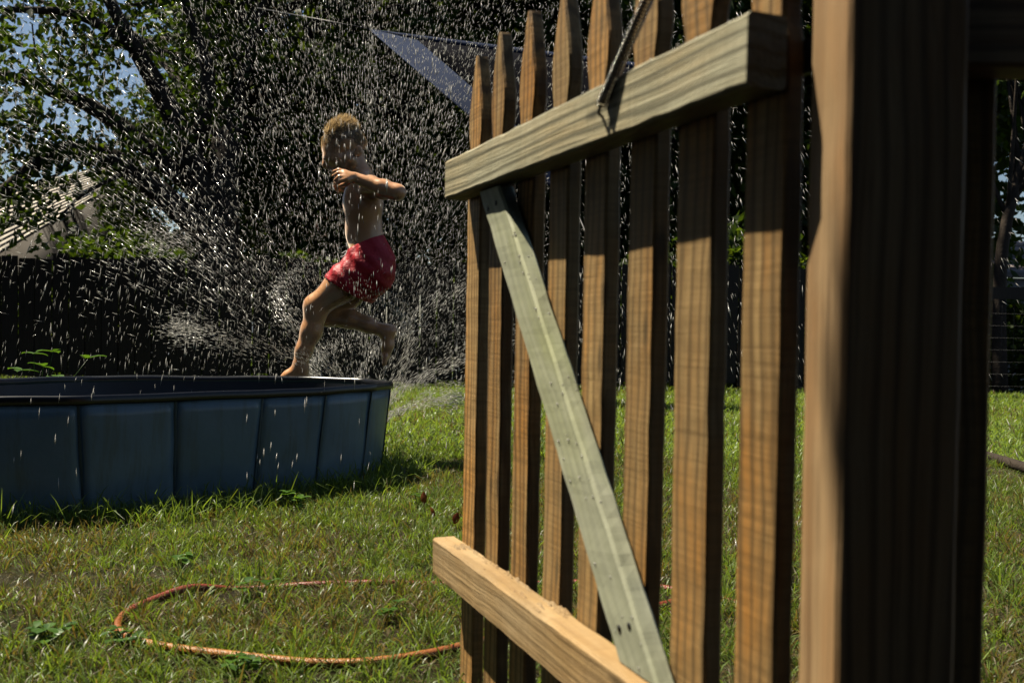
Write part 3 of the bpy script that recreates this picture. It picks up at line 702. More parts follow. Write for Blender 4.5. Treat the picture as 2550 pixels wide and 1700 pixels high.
build_spring()

# ==SECTION: small plants
def broad_leaf_plant(name, label, loc, stems, leaf, h, seed, group=None, tri=True, cat='weed'):
    r = np.random.default_rng(seed); root = empty(name, loc); tag(root, label, cat, group)
    Vs, Fs, Ts = [], [], []; off = 0; LV, LF, LR = [], [], []; lo = 0
    for k in range(stems):
        a = r.uniform(0, 2*np.pi); e = Vector((math.cos(a)*h*r.uniform(.2, .9), math.sin(a)*h*r.uniform(.2, .9), h*r.uniform(0.5, 1.0)))
        V, F, T = tube_arrays([(0, 0, -0.003), e*0.5+Vector((0, 0, h*0.12)), e], [0.0014, 0.0012, 0.0009], 5); Vs.append(V); Fs.append(F+off); Ts.append(T+off); off += len(V)
        for j in range(3 if tri else 2):
            aa = a+(j-1)*2.0+r.normal(0, .2); d = Vector((math.cos(aa), math.sin(aa), r.uniform(-0.35, 0.35))).normalized(); n = d.cross(Vector((0, 0, 1))).normalized(); up = n.cross(d)
            s = leaf*r.uniform(0.7, 1.2); P = []
            for (t, w, dz) in ((0.0, 0.04, 0), (0.3, 0.30, 0.04), (0.6, 0.36, 0.05), (0.85, 0.22, 0.0), (1.0, 0.02, -0.08)):
                c = e+d*(s*t)+up*(s*dz); P += [c-n*(s*w)+up*s*0.06, c, c+n*(s*w)+up*s*0.06]
            LV += [tuple(p) for p in P]; LR += [float(r.uniform(0, 1))]*15
            for q in range(4):
                for u in (0, 1): LF.append((lo+3*q+u, lo+3*q+u+1, lo+3*q+u+4, lo+3*q+u+3))
            lo += 15
    np_mesh('stem', np.concatenate(Vs), [np.concatenate(Fs), np.concatenate(Ts)], M['weed'], root, True, {'rnd': np.full(off, 0.4)})
    np_mesh('foliage', LV, np.array(LF), M['weed'], root, True, {'rnd': LR})
    return root

def build_weeds():
    gr = 'broad leaved weeds in the lawn'
    for k, (x, y, st, lf, h, lab) in enumerate((
        (738, 1272, 7, 0.030, 0.055, 'bright clover like weed against the foot of the pool'),
        (640, 1490, 4, 0.022, 0.035, 'small weed beside the upper run of the hose'),
        (130, 1610, 9, 0.022, 0.035, 'leafy weed patch at the lower left corner'),
        (310, 1610, 7, 0.020, 0.032, 'low weed just outside the tip of the hose loop'),
        (600, 1690, 7, 0.022, 0.034, 'low weed at the bottom edge below the hose'),
        (450, 1420, 5, 0.020, 0.034, 'weed between the pool and the hose loop'),
        (1040, 1262, 5, 0.020, 0.045, 'small weed beside the fallen red leaf'),
        (965, 1545, 4, 0.022, 0.036, 'weed inside the hose loop near the gate'),
        (2060, 1660, 5, 0.02, 0.035, 'weed seen through the gap beside the gate post'))):
        broad_leaf_plant('lawn_weed', lab, ground_at(x, y), st, lf, h, 70+k, gr)
    p = at(88, 945, 4.1); broad_leaf_plant('leafy_sapling', 'bright green leafy plant rising behind the pool rim', Vector((p.x, 4.1, 0)), 16, 0.060, 0.40, 99, None, True, 'plant')
    for k, (x, y, sz, lab) in enumerate(((1054, 1246, 0.022, 'red brown fallen leaf standing in the grass near the pool'), (1132, 1296, 0.020, 'dark red fallen leaf beside the free end of the gate'), (1078, 1278, 0.016, 'smallest red fallen leaf lying between the pool and the gate'))):
        p = ground_at(x, y, 0.03); r = random.Random(k)
        V = []; F = []
        for (t, w) in ((0, 0.05), (0.3, 0.32), (0.65, 0.30), (1, 0.03)):
            for s in (-1, 0, 1): V.append((s*w*sz*1.6, 0.25*sz*t*t+abs(s)*0.12*sz, (t-0.3)*sz*1.7))
        for q in range(3):
            for u in (0, 1): F.append((3*q+u, 3*q+u+1, 3*q+u+4, 3*q+u+3))
        o = np_mesh('fallen_leaf', V, np.array(F), M['dead_leaf'], None, True, {'rnd': [r.random()]*12}); o.location = p; o.rotation_euler = (r.uniform(-.6, .3), r.uniform(-.7, .7), r.uniform(-1, 1)); tag(o, lab, 'leaf', 'fallen red leaves')
    # dark pole lying across the lawn at the right edge
    a, b = ground_at(2380, 1112, 0.02), ground_at(2760, 1235, 0.02)
    o = tube('fallen_pole', [a-a, (b-a)*0.5+Vector((0, 0, 0.006)), b-a], [0.02, 0.021, 0.019], M['bark'], None, 8); o.location = a; tag(o, 'straight dark pole lying on the lawn at the right edge', 'pole')
build_weeds()

# ==SECTION: the boy
def sd_cone(P, a, b, ra, rb):
    a = np.asarray(a, np.float32); b = np.asarray(b, np.float32); ab = b-a; t = np.clip(((P-a)@ab)/max(1e-9, float(ab@ab)), 0, 1)
    return np.linalg.norm(P-(a+t[..., None]*ab), axis=-1)-(ra+(rb-ra)*t)

def sd_ell(P, c, r, R=None):
    q = P-np.asarray(c, np.float32)
    if R is not None: q = q@np.asarray(R, np.float32)
    r = np.asarray(r, np.float32); k0 = np.linalg.norm(q/r, axis=-1); k1 = np.linalg.norm(q/(r*r), axis=-1)
    return k0*(k0-1)/np.maximum(k1, 1e-6)

def smin(a, b, k):
    h = np.clip(0.5+0.5*(b-a)/k, 0, 1); return b*(1-h)+a*h-k*h*(1-h)

class Field:
    def __init__(s, lo, hi, h):
        s.lo = np.array(lo, np.float32); s.h = h; n = np.ceil((np.array(hi)-s.lo)/h).astype(int)+1; s.n = n
        g = [s.lo[i]+h*np.arange(n[i], dtype=np.float32) for i in range(3)]; s.g = g; s.F = np.full(n, 9.0, np.float32)
    def box(s, lo, hi):
        i0 = np.clip(np.floor((np.array(lo)-s.lo)/s.h).astype(int), 0, s.n-1); i1 = np.clip(np.ceil((np.array(hi)-s.lo)/s.h).astype(int)+1, 1, s.n)
        return tuple(slice(a, b) for a, b in zip(i0, i1))
    def pts(s, sl): return np.stack(np.meshgrid(*[s.g[i][sl[i]] for i in range(3)], indexing='ij'), -1)
    def cone(s, a, b, ra, rb, k=0.02):
        m = max(ra, rb)+k*2+0.03; a = np.array(a); b = np.array(b); sl = s.box(np.minimum(a, b)-m, np.maximum(a, b)+m)
        s.F[sl] = smin(s.F[sl], sd_cone(s.pts(sl), a, b, ra, rb), k)
    def chain(s, pts, rs, k=0.02):
        for i in range(len(pts)-1): s.cone(pts[i], pts[i+1], rs[i], rs[i+1], k)
    def ell(s, c, r, k=0.02, R=None):
        m = max(r)+k*2+0.03; sl = s.box(np.array(c)-m, np.array(c)+m); s.F[sl] = smin(s.F[sl], sd_ell(s.pts(sl), c, r, R), k)
    def mesh(s):
        F = s.F; S = F < 0; nx, ny, nz = F.shape
        cnt = np.zeros((nx-1, ny-1, nz-1), np.int8); 
        for dx in (0, 1):
            for dy in (0, 1):
                for dz in (0, 1): cnt += S[dx:nx-1+dx, dy:ny-1+dy, dz:nz-1+dz]
        act = (cnt > 0) & (cnt < 8); I = np.argwhere(act); idx = np.full(act.shape, -1, np.int64); idx[act] = np.arange(len(I))
        acc = np.zeros((len(I), 3)); num = np.zeros(len(I)); cor = [(x, y, z) for x in (0, 1) for y in (0, 1) for z in (0, 1)]
        for p in range(8):
            for q in range(p+1, 8):
                d = np.array(cor[q])-np.array(cor[p])
                if np.abs(d).sum() != 1: continue
                A = F[tuple((I+cor[p]).T)]; B = F[tuple((I+cor[q]).T)]; m = (A < 0) != (B < 0); t = np.where(m, A/np.where(m, A-B, 1), 0)
                acc += np.where(m[:, None], np.array(cor[p])+t[:, None]*d, 0); num += m
        V = (I+acc/num[:, None])*s.h+s.lo; Q = []
        for ax in range(3):
            sl0 = [slice(None)]*3; sl1 = [slice(None)]*3; sl0[ax] = slice(0, -1); sl1[ax] = slice(1, None)
            ch = np.argwhere(S[tuple(sl0)] != S[tuple(sl1)]); u, v = (ax+1) % 3, (ax+2) % 3
            ok = (ch[:, u] > 0) & (ch[:, v] > 0) & (ch[:, u] < F.shape[u]-1) & (ch[:, v] < F.shape[v]-1); ch = ch[ok]
            du = np.zeros(3, int); dv = np.zeros(3, int); du[u] = 1; dv[v] = 1
            q = np.stack([idx[tuple((ch-du-dv).T)], idx[tuple((ch-dv).T)], idx[tuple(ch.T)], idx[tuple((ch-du).T)]], 1)
            fl = S[tuple(ch.T)]; q[~fl] = q[~fl][:, ::-1]; Q.append(q)
        return V, np.concatenate(Q)

BOY_Y = 3.97
def J(x, y, d=0.0):
    """joint at photo pixel (x, y), d metres nearer (-) or farther (+) than the boy's middle"""
    return np.array(at(x, y, BOY_Y+d))

def build_boy():
    sk = N('wet_skin'); tc = sk.n('TexCoord').outputs['Object']; c = sk.ramp(sk.noise(tc, 14, 4), [(0.3, (0.78, 0.36, 0.145)), (0.7, (0.88, 0.45, 0.20))])
    p = sk.n('BsdfPrincipled', Base__Color=c, Roughness=0.34, Normal=sk.bump(sk.noise(tc, 160, 3), 0.12, 0.002)); p.inputs['Subsurface Weight'].default_value = 0.12; p.inputs['Sheen Weight'].default_value = 1.0; p.inputs['Sheen Roughness'].default_value = 0.35; p.inputs['Sheen Tint'].default_value = (1, 0.85, 0.7, 1); p.inputs['Coat Weight'].default_value = 0.6; p.inputs['Coat Roughness'].default_value = 0.22
    p.inputs['Subsurface Radius'].default_value = (0.03, 0.011, 0.005); p.inputs['Subsurface Scale'].default_value = 0.2; skin = sk.done(p.outputs[0])
    rm = N('red_swim_cloth'); tc = rm.n('TexCoord').outputs['Object']; c = rm.ramp(rm.noise(tc, 16, 4), [(0.3, (0.52, 0.016, 0.028)), (0.7, (0.72, 0.03, 0.045))])
    p = rm.n('BsdfPrincipled', Base__Color=c, Roughness=0.5, Normal=rm.bump(rm.noise(tc, 26, 5), 0.5, 0.02)); t = rm.n('BsdfTranslucent', Color=(0.7, 0.03, 0.04, 1)); x = rm.n('MixShader', Fac=0.2)
    rm.l(p.outputs[0], x.inputs[1]); rm.l(t.outputs[0], x.inputs[2]); red = rm.done(x.outputs[0])
    hm = leafy('blond_hair', [(0.0, (0.36, 0.25, 0.13)), (0.5, (0.60, 0.46, 0.27)), (1.0, (0.80, 0.66, 0.44))], 0.5, 0.35, 0.6, (1.1, 1.0, 0.8))
    dark = simple('eye_dark', (0.02, 0.014, 0.01), 0.2, 0.1)

    root = empty('person', J(800, 1090)*np.array([1, 1, 0])); o0 = np.array(root.location)
    tag(root, 'shirtless child in red swim shorts leaping through the spray behind the pool', 'person')
    L = lambda *q: J(*q)-o0
    lo = L(640, 1000, -0.40)-0.03; hi = L(1060, 260, 0.42)+0.03; lo[2], hi[2] = L(700, 985)[2]-0.05, L(700, 255)[2]
    lo[1], hi[1] = -0.42, 0.44
    B = Field(np.minimum(lo, hi), np.maximum(lo, hi), 0.0052)
    # torso
    for sgn in (-1, 1):
        B.chain([L(900, 478, 0.052*sgn), L(905, 520, 0.048*sgn), L(910, 575, 0.036*sgn), L(916, 630, 0.04*sgn), L(925, 668, 0.052*sgn)], [0.060, 0.068, 0.060, 0.064, 0.070], 0.03)
        B.cone(L(942, 652, 0.055*sgn), L(938, 690, 0.055*sgn), 0.058, 0.050, 0.03)            # seat
        B.cone(L(907, 455, 0.02*sgn), L(922, 462, 0.105*sgn), 0.045, 0.036, 0.03)             # shoulder line
    B.ell(L(884, 500, 0), (0.045, 0.085, 0.06), 0.03)                                         # chest
    B.ell(L(885, 572, 0), (0.036, 0.07, 0.07), 0.03)                                          # belly
    B.ell(L(938, 490, -0.06), (0.02, 0.045, 0.05), 0.03)                                      # shoulder blade
    # neck and head
    B.chain([L(912, 468), L(898, 436), L(880, 398)], [0.048, 0.041, 0.046], 0.02)
    ca, sa = math.cos(rad(36)), math.sin(rad(36)); R = np.array([[ca, 0, -sa], [0, 1, 0], [sa, 0, ca]])
    B.ell(L(856, 357), (0.083, 0.068, 0.078), 0.02, R)
    B.cone(L(838, 374), L(843, 424), 0.052, 0.028, 0.025)                                     # face to chin
    for sgn in (-1, 1):
        B.cone(L(870, 398, 0.045*sgn), L(846, 429, 0.016*sgn), 0.024, 0.018, 0.02)            # jaw
        B.cone(L(818, 392, 0.028*sgn), L(842, 396, 0.044*sgn), 0.014, 0.016, 0.03)           # cheek and brow
        B.ell(L(893, 376, 0.072*sgn), (0.016, 0.007, 0.024), 0.006); B.ell(L(886, 384, 0.070*sgn), (0.012, 0.008, 0.012), 0.008)
    B.chain([L(809, 390), L(810, 411), L(818, 416)], [0.009, 0.0115, 0.009], 0.010)           # nose
    B.cone(L(822, 424, -0.012), L(822, 424, 0.012), 0.0075, 0.0075, 0.006); B.cone(L(828, 430, -0.010), L(828, 430, 0.010), 0.0075, 0.0075, 0.005)
    # near arm: elbow drawn back, forearm across to the chin
    sh, el, wr = L(922, 464, -0.118), L(990, 479, -0.225), L(884, 443, -0.205)
    B.chain([sh, (sh+el)/2, el], [0.041, 0.035, 0.030], 0.02); B.chain([el, el*0.62+wr*0.38+np.array([0, 0, -0.004]), wr], [0.030, 0.0305, 0.0205], 0.012)
    # far arm, mostly hidden
    sh2, el2, wr2 = L(908, 466, 0.118), L(935, 486, 0.27), L(872, 462, 0.15)
    B.chain([sh2, (sh2+el2)/2, el2], [0.041, 0.035, 0.030], 0.02); B.chain([el2, el2*0.6+wr2*0.4, wr2], [0.030, 0.029, 0.021], 0.012)
    def hand(w, ps, tips, th, r0):
        palm = [w+(q-w)*0.55 for q in ps]
        for q in ps: B.cone(w, q, 0.017, 0.0115, 0.008)
        for q, (mid, tip) in zip(ps, tips): B.chain([q, mid, tip], [0.0098, 0.0086, 0.0070], 0.0035)
        B.chain(th, [0.013, 0.0105, 0.0080], 0.005)
    hand(wr, [L(858, 429, -0.215), L(859, 435, -0.225), L(861, 441, -0.232), L(864, 447, -0.238)],
         [(L(844, 424, -0.213), L(832, 427, -0.205)), (L(842, 432, -0.227), L(830, 438, -0.220)), (L(845, 441, -0.236), L(834, 449, -0.230)), (L(850, 450, -0.241), L(841, 457, -0.236))],
         [L(870, 450, -0.200), L(860, 459, -0.188), L(847, 463, -0.185)], 0)
    hand(wr2, [L(852, 456, 0.145), L(853, 461, 0.152), L(855, 467, 0.158), L(858, 473, 0.162)],
         [(L(841, 452, 0.138), L(834, 456, 0.125)), (L(840, 459, 0.146), L(833, 464, 0.132)), (L(843, 467, 0.152), L(836, 471, 0.140)), (L(848, 475, 0.157), L(842, 479, 0.147))],
         [L(862, 458, 0.128), L(852, 452, 0.115), L(842, 448, 0.110)], 0)
    # near leg, forward
    B.chain([L(915, 668, -0.062), L(850, 712, -0.066), L(790, 762, -0.062)], [0.070, 0.062, 0.047], 0.03)
    B.cone(L(783, 760, -0.064), L(785, 776, -0.062), 0.042, 0.040, 0.02)
    B.chain([L(788, 772, -0.062), L(776, 824, -0.060), L(757, 872, -0.058), L(748, 902, -0.056)], [0.043, 0.041, 0.032, 0.0275], 0.02)
    B.chain([L(750, 905, -0.056), L(752, 934, -0.055)], [0.028, 0.027], 0.012); B.chain([L(748, 916, -0.056), L(718, 938, -0.058), L(692, 958, -0.058)], [0.028, 0.024, 0.017], 0.015)
    for k, (dx, dy, dd, rr) in enumerate(((0, 0, -0.020, 0.0105), (2, 1, -0.004, 0.0088), (5, 3, 0.008, 0.0082), (9, 5, 0.018, 0.0076), (14, 7, 0.027, 0.0072))): B.cone(L(694+dx, 957+dy, -0.056+dd*0.9), L(681+dx*1.2, 967+dy, -0.058+dd), rr*1.1, rr, 0.004)
    # far leg, trailing with the foot kicked up
    B.chain([L(915, 672, 0.062), L(868, 725, 0.066), L(820, 782, 0.062)], [0.070, 0.062, 0.046], 0.03)
    B.chain([L(817, 786, 0.062), L(868, 792, 0.064), L(915, 808, 0.066), L(952, 822, 0.068)], [0.043, 0.0395, 0.031, 0.0245], 0.02)
    B.cone(L(955, 822, 0.068), L(974, 822, 0.068), 0.026, 0.024, 0.014); B.chain([L(966, 828, 0.068), L(965, 860, 0.068), L(960, 888, 0.068)], [0.030, 0.025, 0.018], 0.015)
    for k, (dx, dd, rr) in enumerate(((0, -0.020, 0.0105), (1, -0.005, 0.0088), (2, 0.007, 0.0082), (3, 0.017, 0.0076), (4, 0.026, 0.0070))): B.cone(L(960, 887, 0.068+dd*0.9), L(957+dx, 905-dx*1.5, 0.068+dd), rr*1.1, rr, 0.004)
    V, Q = B.mesh(); body = np_mesh('body', V, Q, skin, root, True)

    # swim shorts: loose shell round hips and upper thighs, cut at waist and hems
    S = Field(L(790, 770, -0.22)*np.array([1, 0, 1])+np.array([0, -0.2, 0]), L(1010, 570, 0.22)*np.array([1, 0, 1])+np.array([0, 0.2, 0]), 0.0052)
    for sgn in (-1, 1):
        S.chain([L(916, 605, 0.04*sgn), L(918, 640, 0.046*sgn), L(926, 668, 0.056*sgn)], [0.068, 0.078, 0.084], 0.03)
        S.cone(L(941, 648, 0.058*sgn), L(936, 690, 0.058*sgn), 0.066, 0.068, 0.03)
    S.chain([L(915, 668, -0.062), L(868, 704, -0.066), L(832, 736, -0.066)], [0.084, 0.079, 0.076], 0.03)
    S.chain([L(918, 676, 0.062), L(896, 706, 0.066), L(872, 738, 0.066)], [0.084, 0.082, 0.080], 0.03)
    P = S.pts((slice(None),)*3)
    def plane(pt, n): n = np.array(n, float); n /= np.linalg.norm(n); return (P-pt)@n
    wx = np.array(L(955, 588))-np.array(L(868, 626)); wn_ = np.array([-wx[2], 0, wx[0]]); 
    if wn_[2] < 0: wn_ = -wn_
    cutw = plane(L(912, 607), wn_)
    def hem(a, b):
        h_ = np.array(L(*b))-np.array(L(*a)); n = np.array([h_[2], 0, -h_[0]]); 
        if n[2] > 0: n = -n
        return n
    near = P[..., 1] < 0.0
    cutn = plane(L(821, 694), hem((821, 694), (900, 744))); cutf = plane(L(850, 722), hem((850, 722), (912, 752)))
    cut = np.where(near, cutn, cutf)
    wr_ = 0.0035*np.sin(P[..., 0]*95+P[..., 2]*60+3*np.sin(P[..., 1]*30))*np.sin(P[..., 2]*40+P[..., 1]*55)
    S.F = np.maximum(np.maximum(S.F+wr_, cutw), cut); V, Q = S.mesh(); sh_ = np_mesh('swim_shorts', V, Q, red, root, True)
    ds = [spline([L(868, 622, -0.01), L(862, 630, -0.02), L(858, 637, -0.03), L(848, 640, -0.035)], 5), spline([L(868, 624, 0.01), L(860, 626, 0.015), L(852, 631, 0.02)], 5)]
    for q in ds: tube('drawstring', q, 0.0022, simple('white_cord', (0.75, 0.72, 0.7), 0.6, 0.1), sh_, 6)
    # hair: short at the sides, tousled and blown up on top
    r = np.random.default_rng(8); n = 26000; d = r.normal(0, 1, (n, 3)); d /= np.linalg.norm(d, axis=1)[:, None]
    C = np.array(L(856, 357)); fwd = np.array([-ca, 0, -sa]); upv = np.array([-sa, 0, ca]); sid = np.array([0, 1.0, 0])
    f, sdw, u = d[:, 0], d[:, 1], d[:, 2]
    line = np.where(f > 0, -0.02+0.20*f, -0.62*np.minimum(1, -f*1.5)+0.10)
    keep = (u > line+0.09*r.normal(0, 1, n)) & ~((np.abs(sdw) > 0.8) & (u < 0.0)); d = d[keep]; n = len(d); f, sdw, u = d[:, 0], d[:, 1], d[:, 2]
    toW = lambda q: q[:, :1]*fwd+q[:, 1:2]*sid+q[:, 2:3]*upv
    base = C+toW(d*np.array([0.083, 0.068, 0.078])*0.99); nd = toW(d)
    topw = np.clip((u-0.25)/0.5, 0, 1); front = np.clip((f-0.1)/0.5, 0, 1)
    clump = np.array([[mnoise.noise((a*7, b*7, c*7+k*9)) for k in range(3)] for a, b, c in d])
    flow = nd*(0.04+0.2*topw)[:, None]-upv*(0.75*(1-topw))[:, None]+fwd*(0.35*(1-topw)*(f > -0.3))[:, None]+fwd*(0.30*front-0.60*topw*(1-front))[:, None]-upv*(0.75*front)[:, None]+np.array([0, 0, 1.0])*(0.5*topw*(1-front))[:, None]+clump*0.16+r.normal(0, 0.05, (n, 3))
    flow /= np.linalg.norm(flow, axis=1)[:, None]; ln = (0.0135+0.010*topw*(1-0.5*front)+0.004*front)*r.uniform(0.6, 1.4, n)
    sdv = np.cross(flow, r.normal(0, 1, (n, 3))); sdv /= np.linalg.norm(sdv, axis=1)[:, None]; w = r.uniform(0.0005, 0.0010, n)
    mid = base+nd*(ln*(0.08+0.22*topw))[:, None]+flow*(ln*0.40)[:, None]; tip = mid+flow*(ln*0.75)[:, None]
    Vh = np.stack([base-sdv*w[:, None], base+sdv*w[:, None], mid-sdv*w[:, None]*0.9, mid+sdv*w[:, None]*0.9, tip], 1); b = (np.arange(n)*5)[:, None]
    hv = np_mesh('hair', Vh.reshape(-1, 3), [b+np.array([[0, 1, 3, 2]]), b+np.array([[2, 3, 4]])], hm, root, False, {'rnd': np.repeat(np.clip(r.normal(0.55, 0.25, n), 0, 1), 5)})
    cap = Field(C-0.115, C+0.115, 0.005); cap.ell(C, (0.0845, 0.0695, 0.0795), 0.01, R); P = cap.pts((slice(None),)*3)-C
    pf, pu = P@fwd/0.083, P@upv/0.078; cp = (np.where(pf > 0, 0.16+0.30*pf, -0.62*np.minimum(1, -pf*1.5)+0.16)-pu)*0.05; cap.F = np.maximum(cap.F, cp)
    V, Q = cap.mesh(); np_mesh('hair_base', V, Q, simple('hair_root', (0.26, 0.17, 0.09), 0.6, 0.3, 60), hv, True)
    # eyes: lids nearly shut against the water
    for sgn in (-1, 1):
        e = L(811, 396, 0.030*sgn); V, F, T = tube_arrays([e+np.array([-0.004, -0.010, 0]), e+np.array([-0.0065, 0, -0.001]), e+np.array([-0.004, 0.010, 0])], [0.001, 0.0026, 0.001], 6); np_mesh('eyelid', V, [F, T], dark, root, True)
build_boy()

# ==SECTION: water
def drops(P, Vel, length, r, name, label, mat):
    n = len(P); a = Vel/np.linalg.norm(Vel, axis=1)[:, None]; s = np.cross(a, np.array([0.3, 0.8, 0.1])); s /= np.linalg.norm(s, axis=1)[:, None]; t = np.cross(a, s)
    L = (length/2)[:, None]; R = r[:, None]
    V = np.stack([P-a*L, P+s*R, P+t*R, P-s*R, P-t*R, P+a*L], 1).reshape(-1, 3); b = (np.arange(n)*6)[:, None]
    F = np.concatenate([b+np.array([[0, 2, 1]]), b+np.array([[0, 3, 2]]), b+np.array([[0, 4, 3]]), b+np.array([[0, 1, 4]]), b+np.array([[5, 1, 2]]), b+np.array([[5, 2, 3]]), b+np.array([[5, 3, 4]]), b+np.array([[5, 4, 1]])])
    o = np_mesh(name, V, F, mat, None, True); tag(o, label, 'water', kind='stuff'); return o

def water_mat():
    m = N('water_drop'); d = m.n('BsdfDiffuse', Color=(0.88, 0.86, 0.82, 1)); t = m.n('BsdfTranslucent', Color=(0.92, 0.90, 0.84, 1)); g = m.n('BsdfGlossy', Roughness=0.15)
    x = m.n('MixShader', Fac=0.6); m.l(d.outputs[0], x.inputs[1]); m.l(t.outputs[0], x.inputs[2]); y = m.n('MixShader', Fac=0.12); m.l(x.outputs[0], y.inputs[1]); m.l(g.outputs[0], y.inputs[2]); return m.done(y.outputs[0])
def build_water():
    r = np.random.default_rng(77); W = water_mat(); S = np.array([-0.62, 4.25, 0.08]); G = np.array([0, 0, -9.81]); Ps, Vs, Rs = [], [], []
    def emit(n, az, daz, el, del_, v, dv, t0, t1, rmin, rmax, src=S, js=0.01):
        A = rad(1)*(az+daz*r.normal(0, 1, n)); E = rad(1)*np.clip(el+del_*r.normal(0, 1, n), 5, 90); sp = v+dv*r.normal(0, 1, n)
        v0 = np.c_[np.sin(A)*np.cos(E), np.cos(A)*np.cos(E), np.sin(E)]*sp[:, None]; t = r.uniform(t0, t1, n)
        Ps.append(src+v0*t[:, None]+0.5*G*(t**2)[:, None]+r.normal(0, js, (n, 3))); Vs.append(v0+G*t[:, None]); Rs.append(np.clip(np.exp(r.normal(math.log(0.00062*(rmax/0.0012)), 0.52, n)), 0.00025, 0.0022))
    # plume thrown up and to the left
    emit(3600, -88, 13, 49, 7, 8.4, 1.1, 0.10, 0.60, 0.0006, 0.0012)
    emit(1300, -80, 20, 44, 6, 7.4, 0.9, 0.14, 0.8, 0.0006, 0.0012)
    # main fountain, near vertical, falling all round
    for k in range(6): emit(4000, k*60, 24, 76, 7, 6.6, 0.8, 0.22, 1.20, 0.0006, 0.0013)
    emit(2900, 60, 45, 66, 9, 6.0, 0.9, 0.20, 1.1, 0.0006, 0.0012)
    emit(3000, 0, 120, 74, 8, 5.6, 0.9, 0.06, 0.5, 0.0005, 0.0010)
    # turning arms leave curved sheets of drops
    def sweep(n, az0, w, el, v, t0, t1, js):
        t = r.uniform(t0, t1, n); A = rad(az0)+w*t; E = rad(1)*(el+r.normal(0, 1.6, n)); sp = v+r.normal(0, 0.12, n)
        v0 = np.c_[np.sin(A)*np.cos(E), np.cos(A)*np.cos(E), np.sin(E)]*sp[:, None]
        kk = (S+v0*t[:, None])[:, 1] > 3.75; v0 = v0[kk]; t = t[kk]; n = len(t)
        Ps.append(S+v0*t[:, None]+0.5*G*(t**2)[:, None]+r.normal(0, js, (n, 3))); Vs.append(v0+G*t[:, None]); Rs.append(np.clip(np.exp(r.normal(math.log(0.00055), 0.4, n)), 0.0003, 0.0016))
    for k in range(3):
        sweep(1500, 120*k+10, 9.0, 44, 4.2, 0.03, 0.34, 0.012); sweep(1500, 120*k+70, 9.0, 60, 4.6, 0.03, 0.42, 0.014); sweep(1000, 120*k+35, 9.0, 32, 3.4, 0.03, 0.24, 0.010)
    # fine drifting mist low around the child
    n = 9000; c_ = np.array([[-0.85, 4.2, 0.55], [-0.35, 4.3, 0.45], [-0.45, 4.2, 0.95], [-1.15, 4.3, 0.75], [-0.15, 4.4, 0.75]])[r.integers(0, 5, n)]
    Ps.append(c_+r.normal(0, 1, (n, 3))*np.array([0.24, 0.18, 0.22])); w_ = r.normal(0, 1, (n, 3))*np.array([1.0, 0.6, 1.2])+np.array([-0.5, 0, -1.6]); Vs.append(w_); Rs.append(r.uniform(0.00022, 0.00042, n))
    # broad fall of drops over the pool and lawn
    n = 3800; P = np.c_[r.uniform(-2.6, 0.9, n), r.uniform(2.3, 5.6, n), r.uniform(0.0, 2.7, n)]; Ps.append(P); Vs.append(np.c_[r.normal(-0.35, 0.3, n), r.normal(0, 0.3, n), -r.uniform(3.2, 5.2, n)]); Rs.append(r.uniform(0.0007, 0.0014, n))
    # big near drops
    n = 130; P = np.c_[r.uniform(-1.3, 0.0, n), r.uniform(1.9, 2.6, n), r.uniform(0.15, 1.4, n)]; Ps.append(P); Vs.append(np.c_[r.normal(-0.25, 0.15, n), r.normal(0, 0.3, n), -r.uniform(3.6, 5.2, n)]); Rs.append(r.uniform(0.0008, 0.0013, n))
    P = np.concatenate(Ps); V = np.concatenate(Vs); R = np.concatenate(Rs)
    k = (P[:, 2] > 0.02) & (P[:, 1] > 1.8) & (P[:, 1] < 8) & ((P[:, 1] > 3.55) | (P[:, 2] > 0.6) | (r.uniform(0, 1, len(P)) < 0.6)); P, V, R = P[k], V[k], R[k]
    sp = np.linalg.norm(V, axis=1); R = R*1.22; L = np.clip(sp/145, 0.009, 0.042)*r.uniform(0.7, 1.25, len(P))
    drops(P, V, L, R, 'water_spray', 'sunlit spray of water drops filling the air round the child', W)
    # thin jets close to the sprinkler
    Ps, Vs, Rs = [], [], []
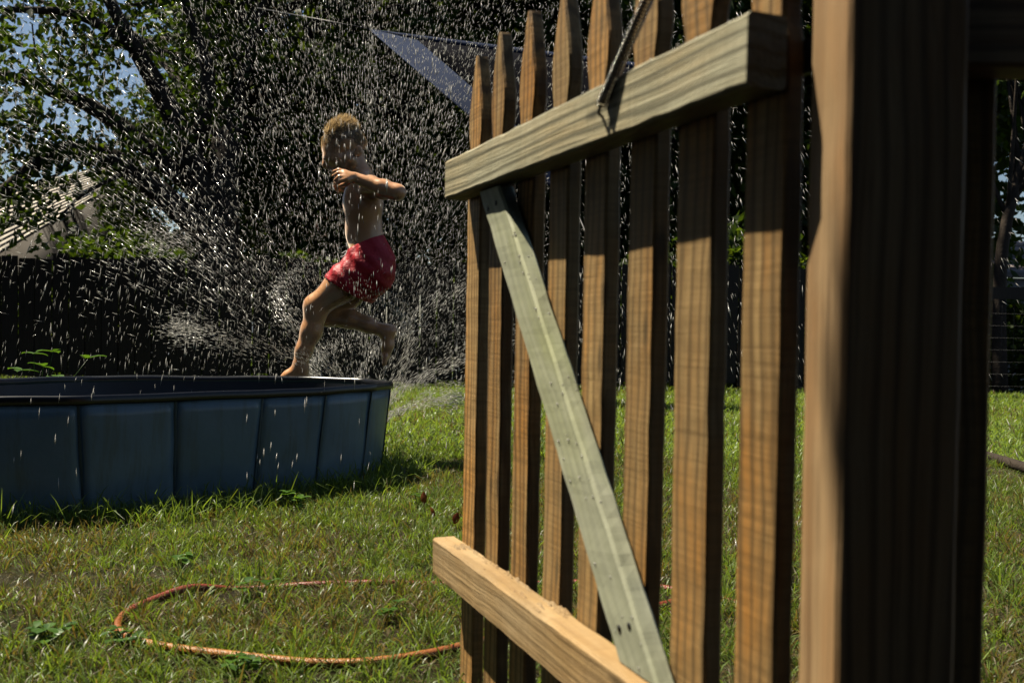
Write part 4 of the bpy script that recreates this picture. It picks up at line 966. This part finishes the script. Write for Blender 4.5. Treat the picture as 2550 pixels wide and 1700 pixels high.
    for (az, el, v, t1, n) in ((-100, 42, 3.0, 0.16, 260), (85, 36, 3.6, 0.26, 420), (40, 70, 3.4, 0.12, 160), (110, 50, 3.8, 0.32, 380)): emit(n, az, 2.2, el, 2.0, v, 0.12, 0.0, t1, 0.0006, 0.0012, S, 0.006)
    P = np.concatenate(Ps); V = np.concatenate(Vs); R = np.concatenate(Rs); sp = np.linalg.norm(V, axis=1)
    drops(P, V, np.clip(sp/150, 0.010, 0.035), R, 'water_jets', 'thin curling jets of water above the right end of the pool', W)
    # beads of water sitting on the wet gate
    n = 150; V, F = [], []
    for i in range(n):
        q = r.uniform(0, 1)
        if q < 0.6:   # along the upper edge and face of the brace
            t = r.uniform(0, 1); x = 0.120+0.43*t+r.choice([0.074, 0.070, 0.02, 0.05]); z = 0.726-0.496*t; y = -0.0222 if r.uniform() < 0.4 else r.uniform(-0.021, -0.004)
            if y > -0.022: x = 0.120+0.43*t+0.0775
        else: x = r.uniform(0.02, 0.75); z = 0.7845; y = r.uniform(-0.036, -0.002)
        V.append(gate_to_world(x, y, z))
    bm = bmesh.new()
    for c in V:
        s = r.uniform(0.0007, 0.0018); mm = Matrix.Translation(c) @ Matrix.Diagonal((s, s, s*0.8, 1)); bmesh.ops.create_icosphere(bm, subdivisions=1, radius=1.0, matrix=mm)
    b = bm_obj('water_beads', bm, W, None, True); tag(b, 'tiny water beads sitting on the wet gate rails and brace', 'water', kind='stuff')
    # the sprinkler that feeds the spray, hidden low behind the pool
    sp_ = empty('lawn_sprinkler', (S[0], S[1], 0)); tag(sp_, 'small metal lawn sprinkler hidden behind the right end of the pool', 'sprinkler')
    tube('base', [(0, 0, 0.0), (0, 0, 0.018)], [0.05, 0.045], M['iron'], sp_, 14); tube('riser', [(0, 0, 0.015), (0, 0, 0.085)], 0.010, M['steel'], sp_, 10)
    for k in range(3): a = k*2.094; tube('arm', [(0, 0, 0.085), (0.05*math.cos(a), 0.05*math.sin(a), 0.09), (0.065*math.cos(a+.3), 0.065*math.sin(a+.3), 0.10)], [0.006, 0.005, 0.004], M['steel'], sp_, 8)
build_water()
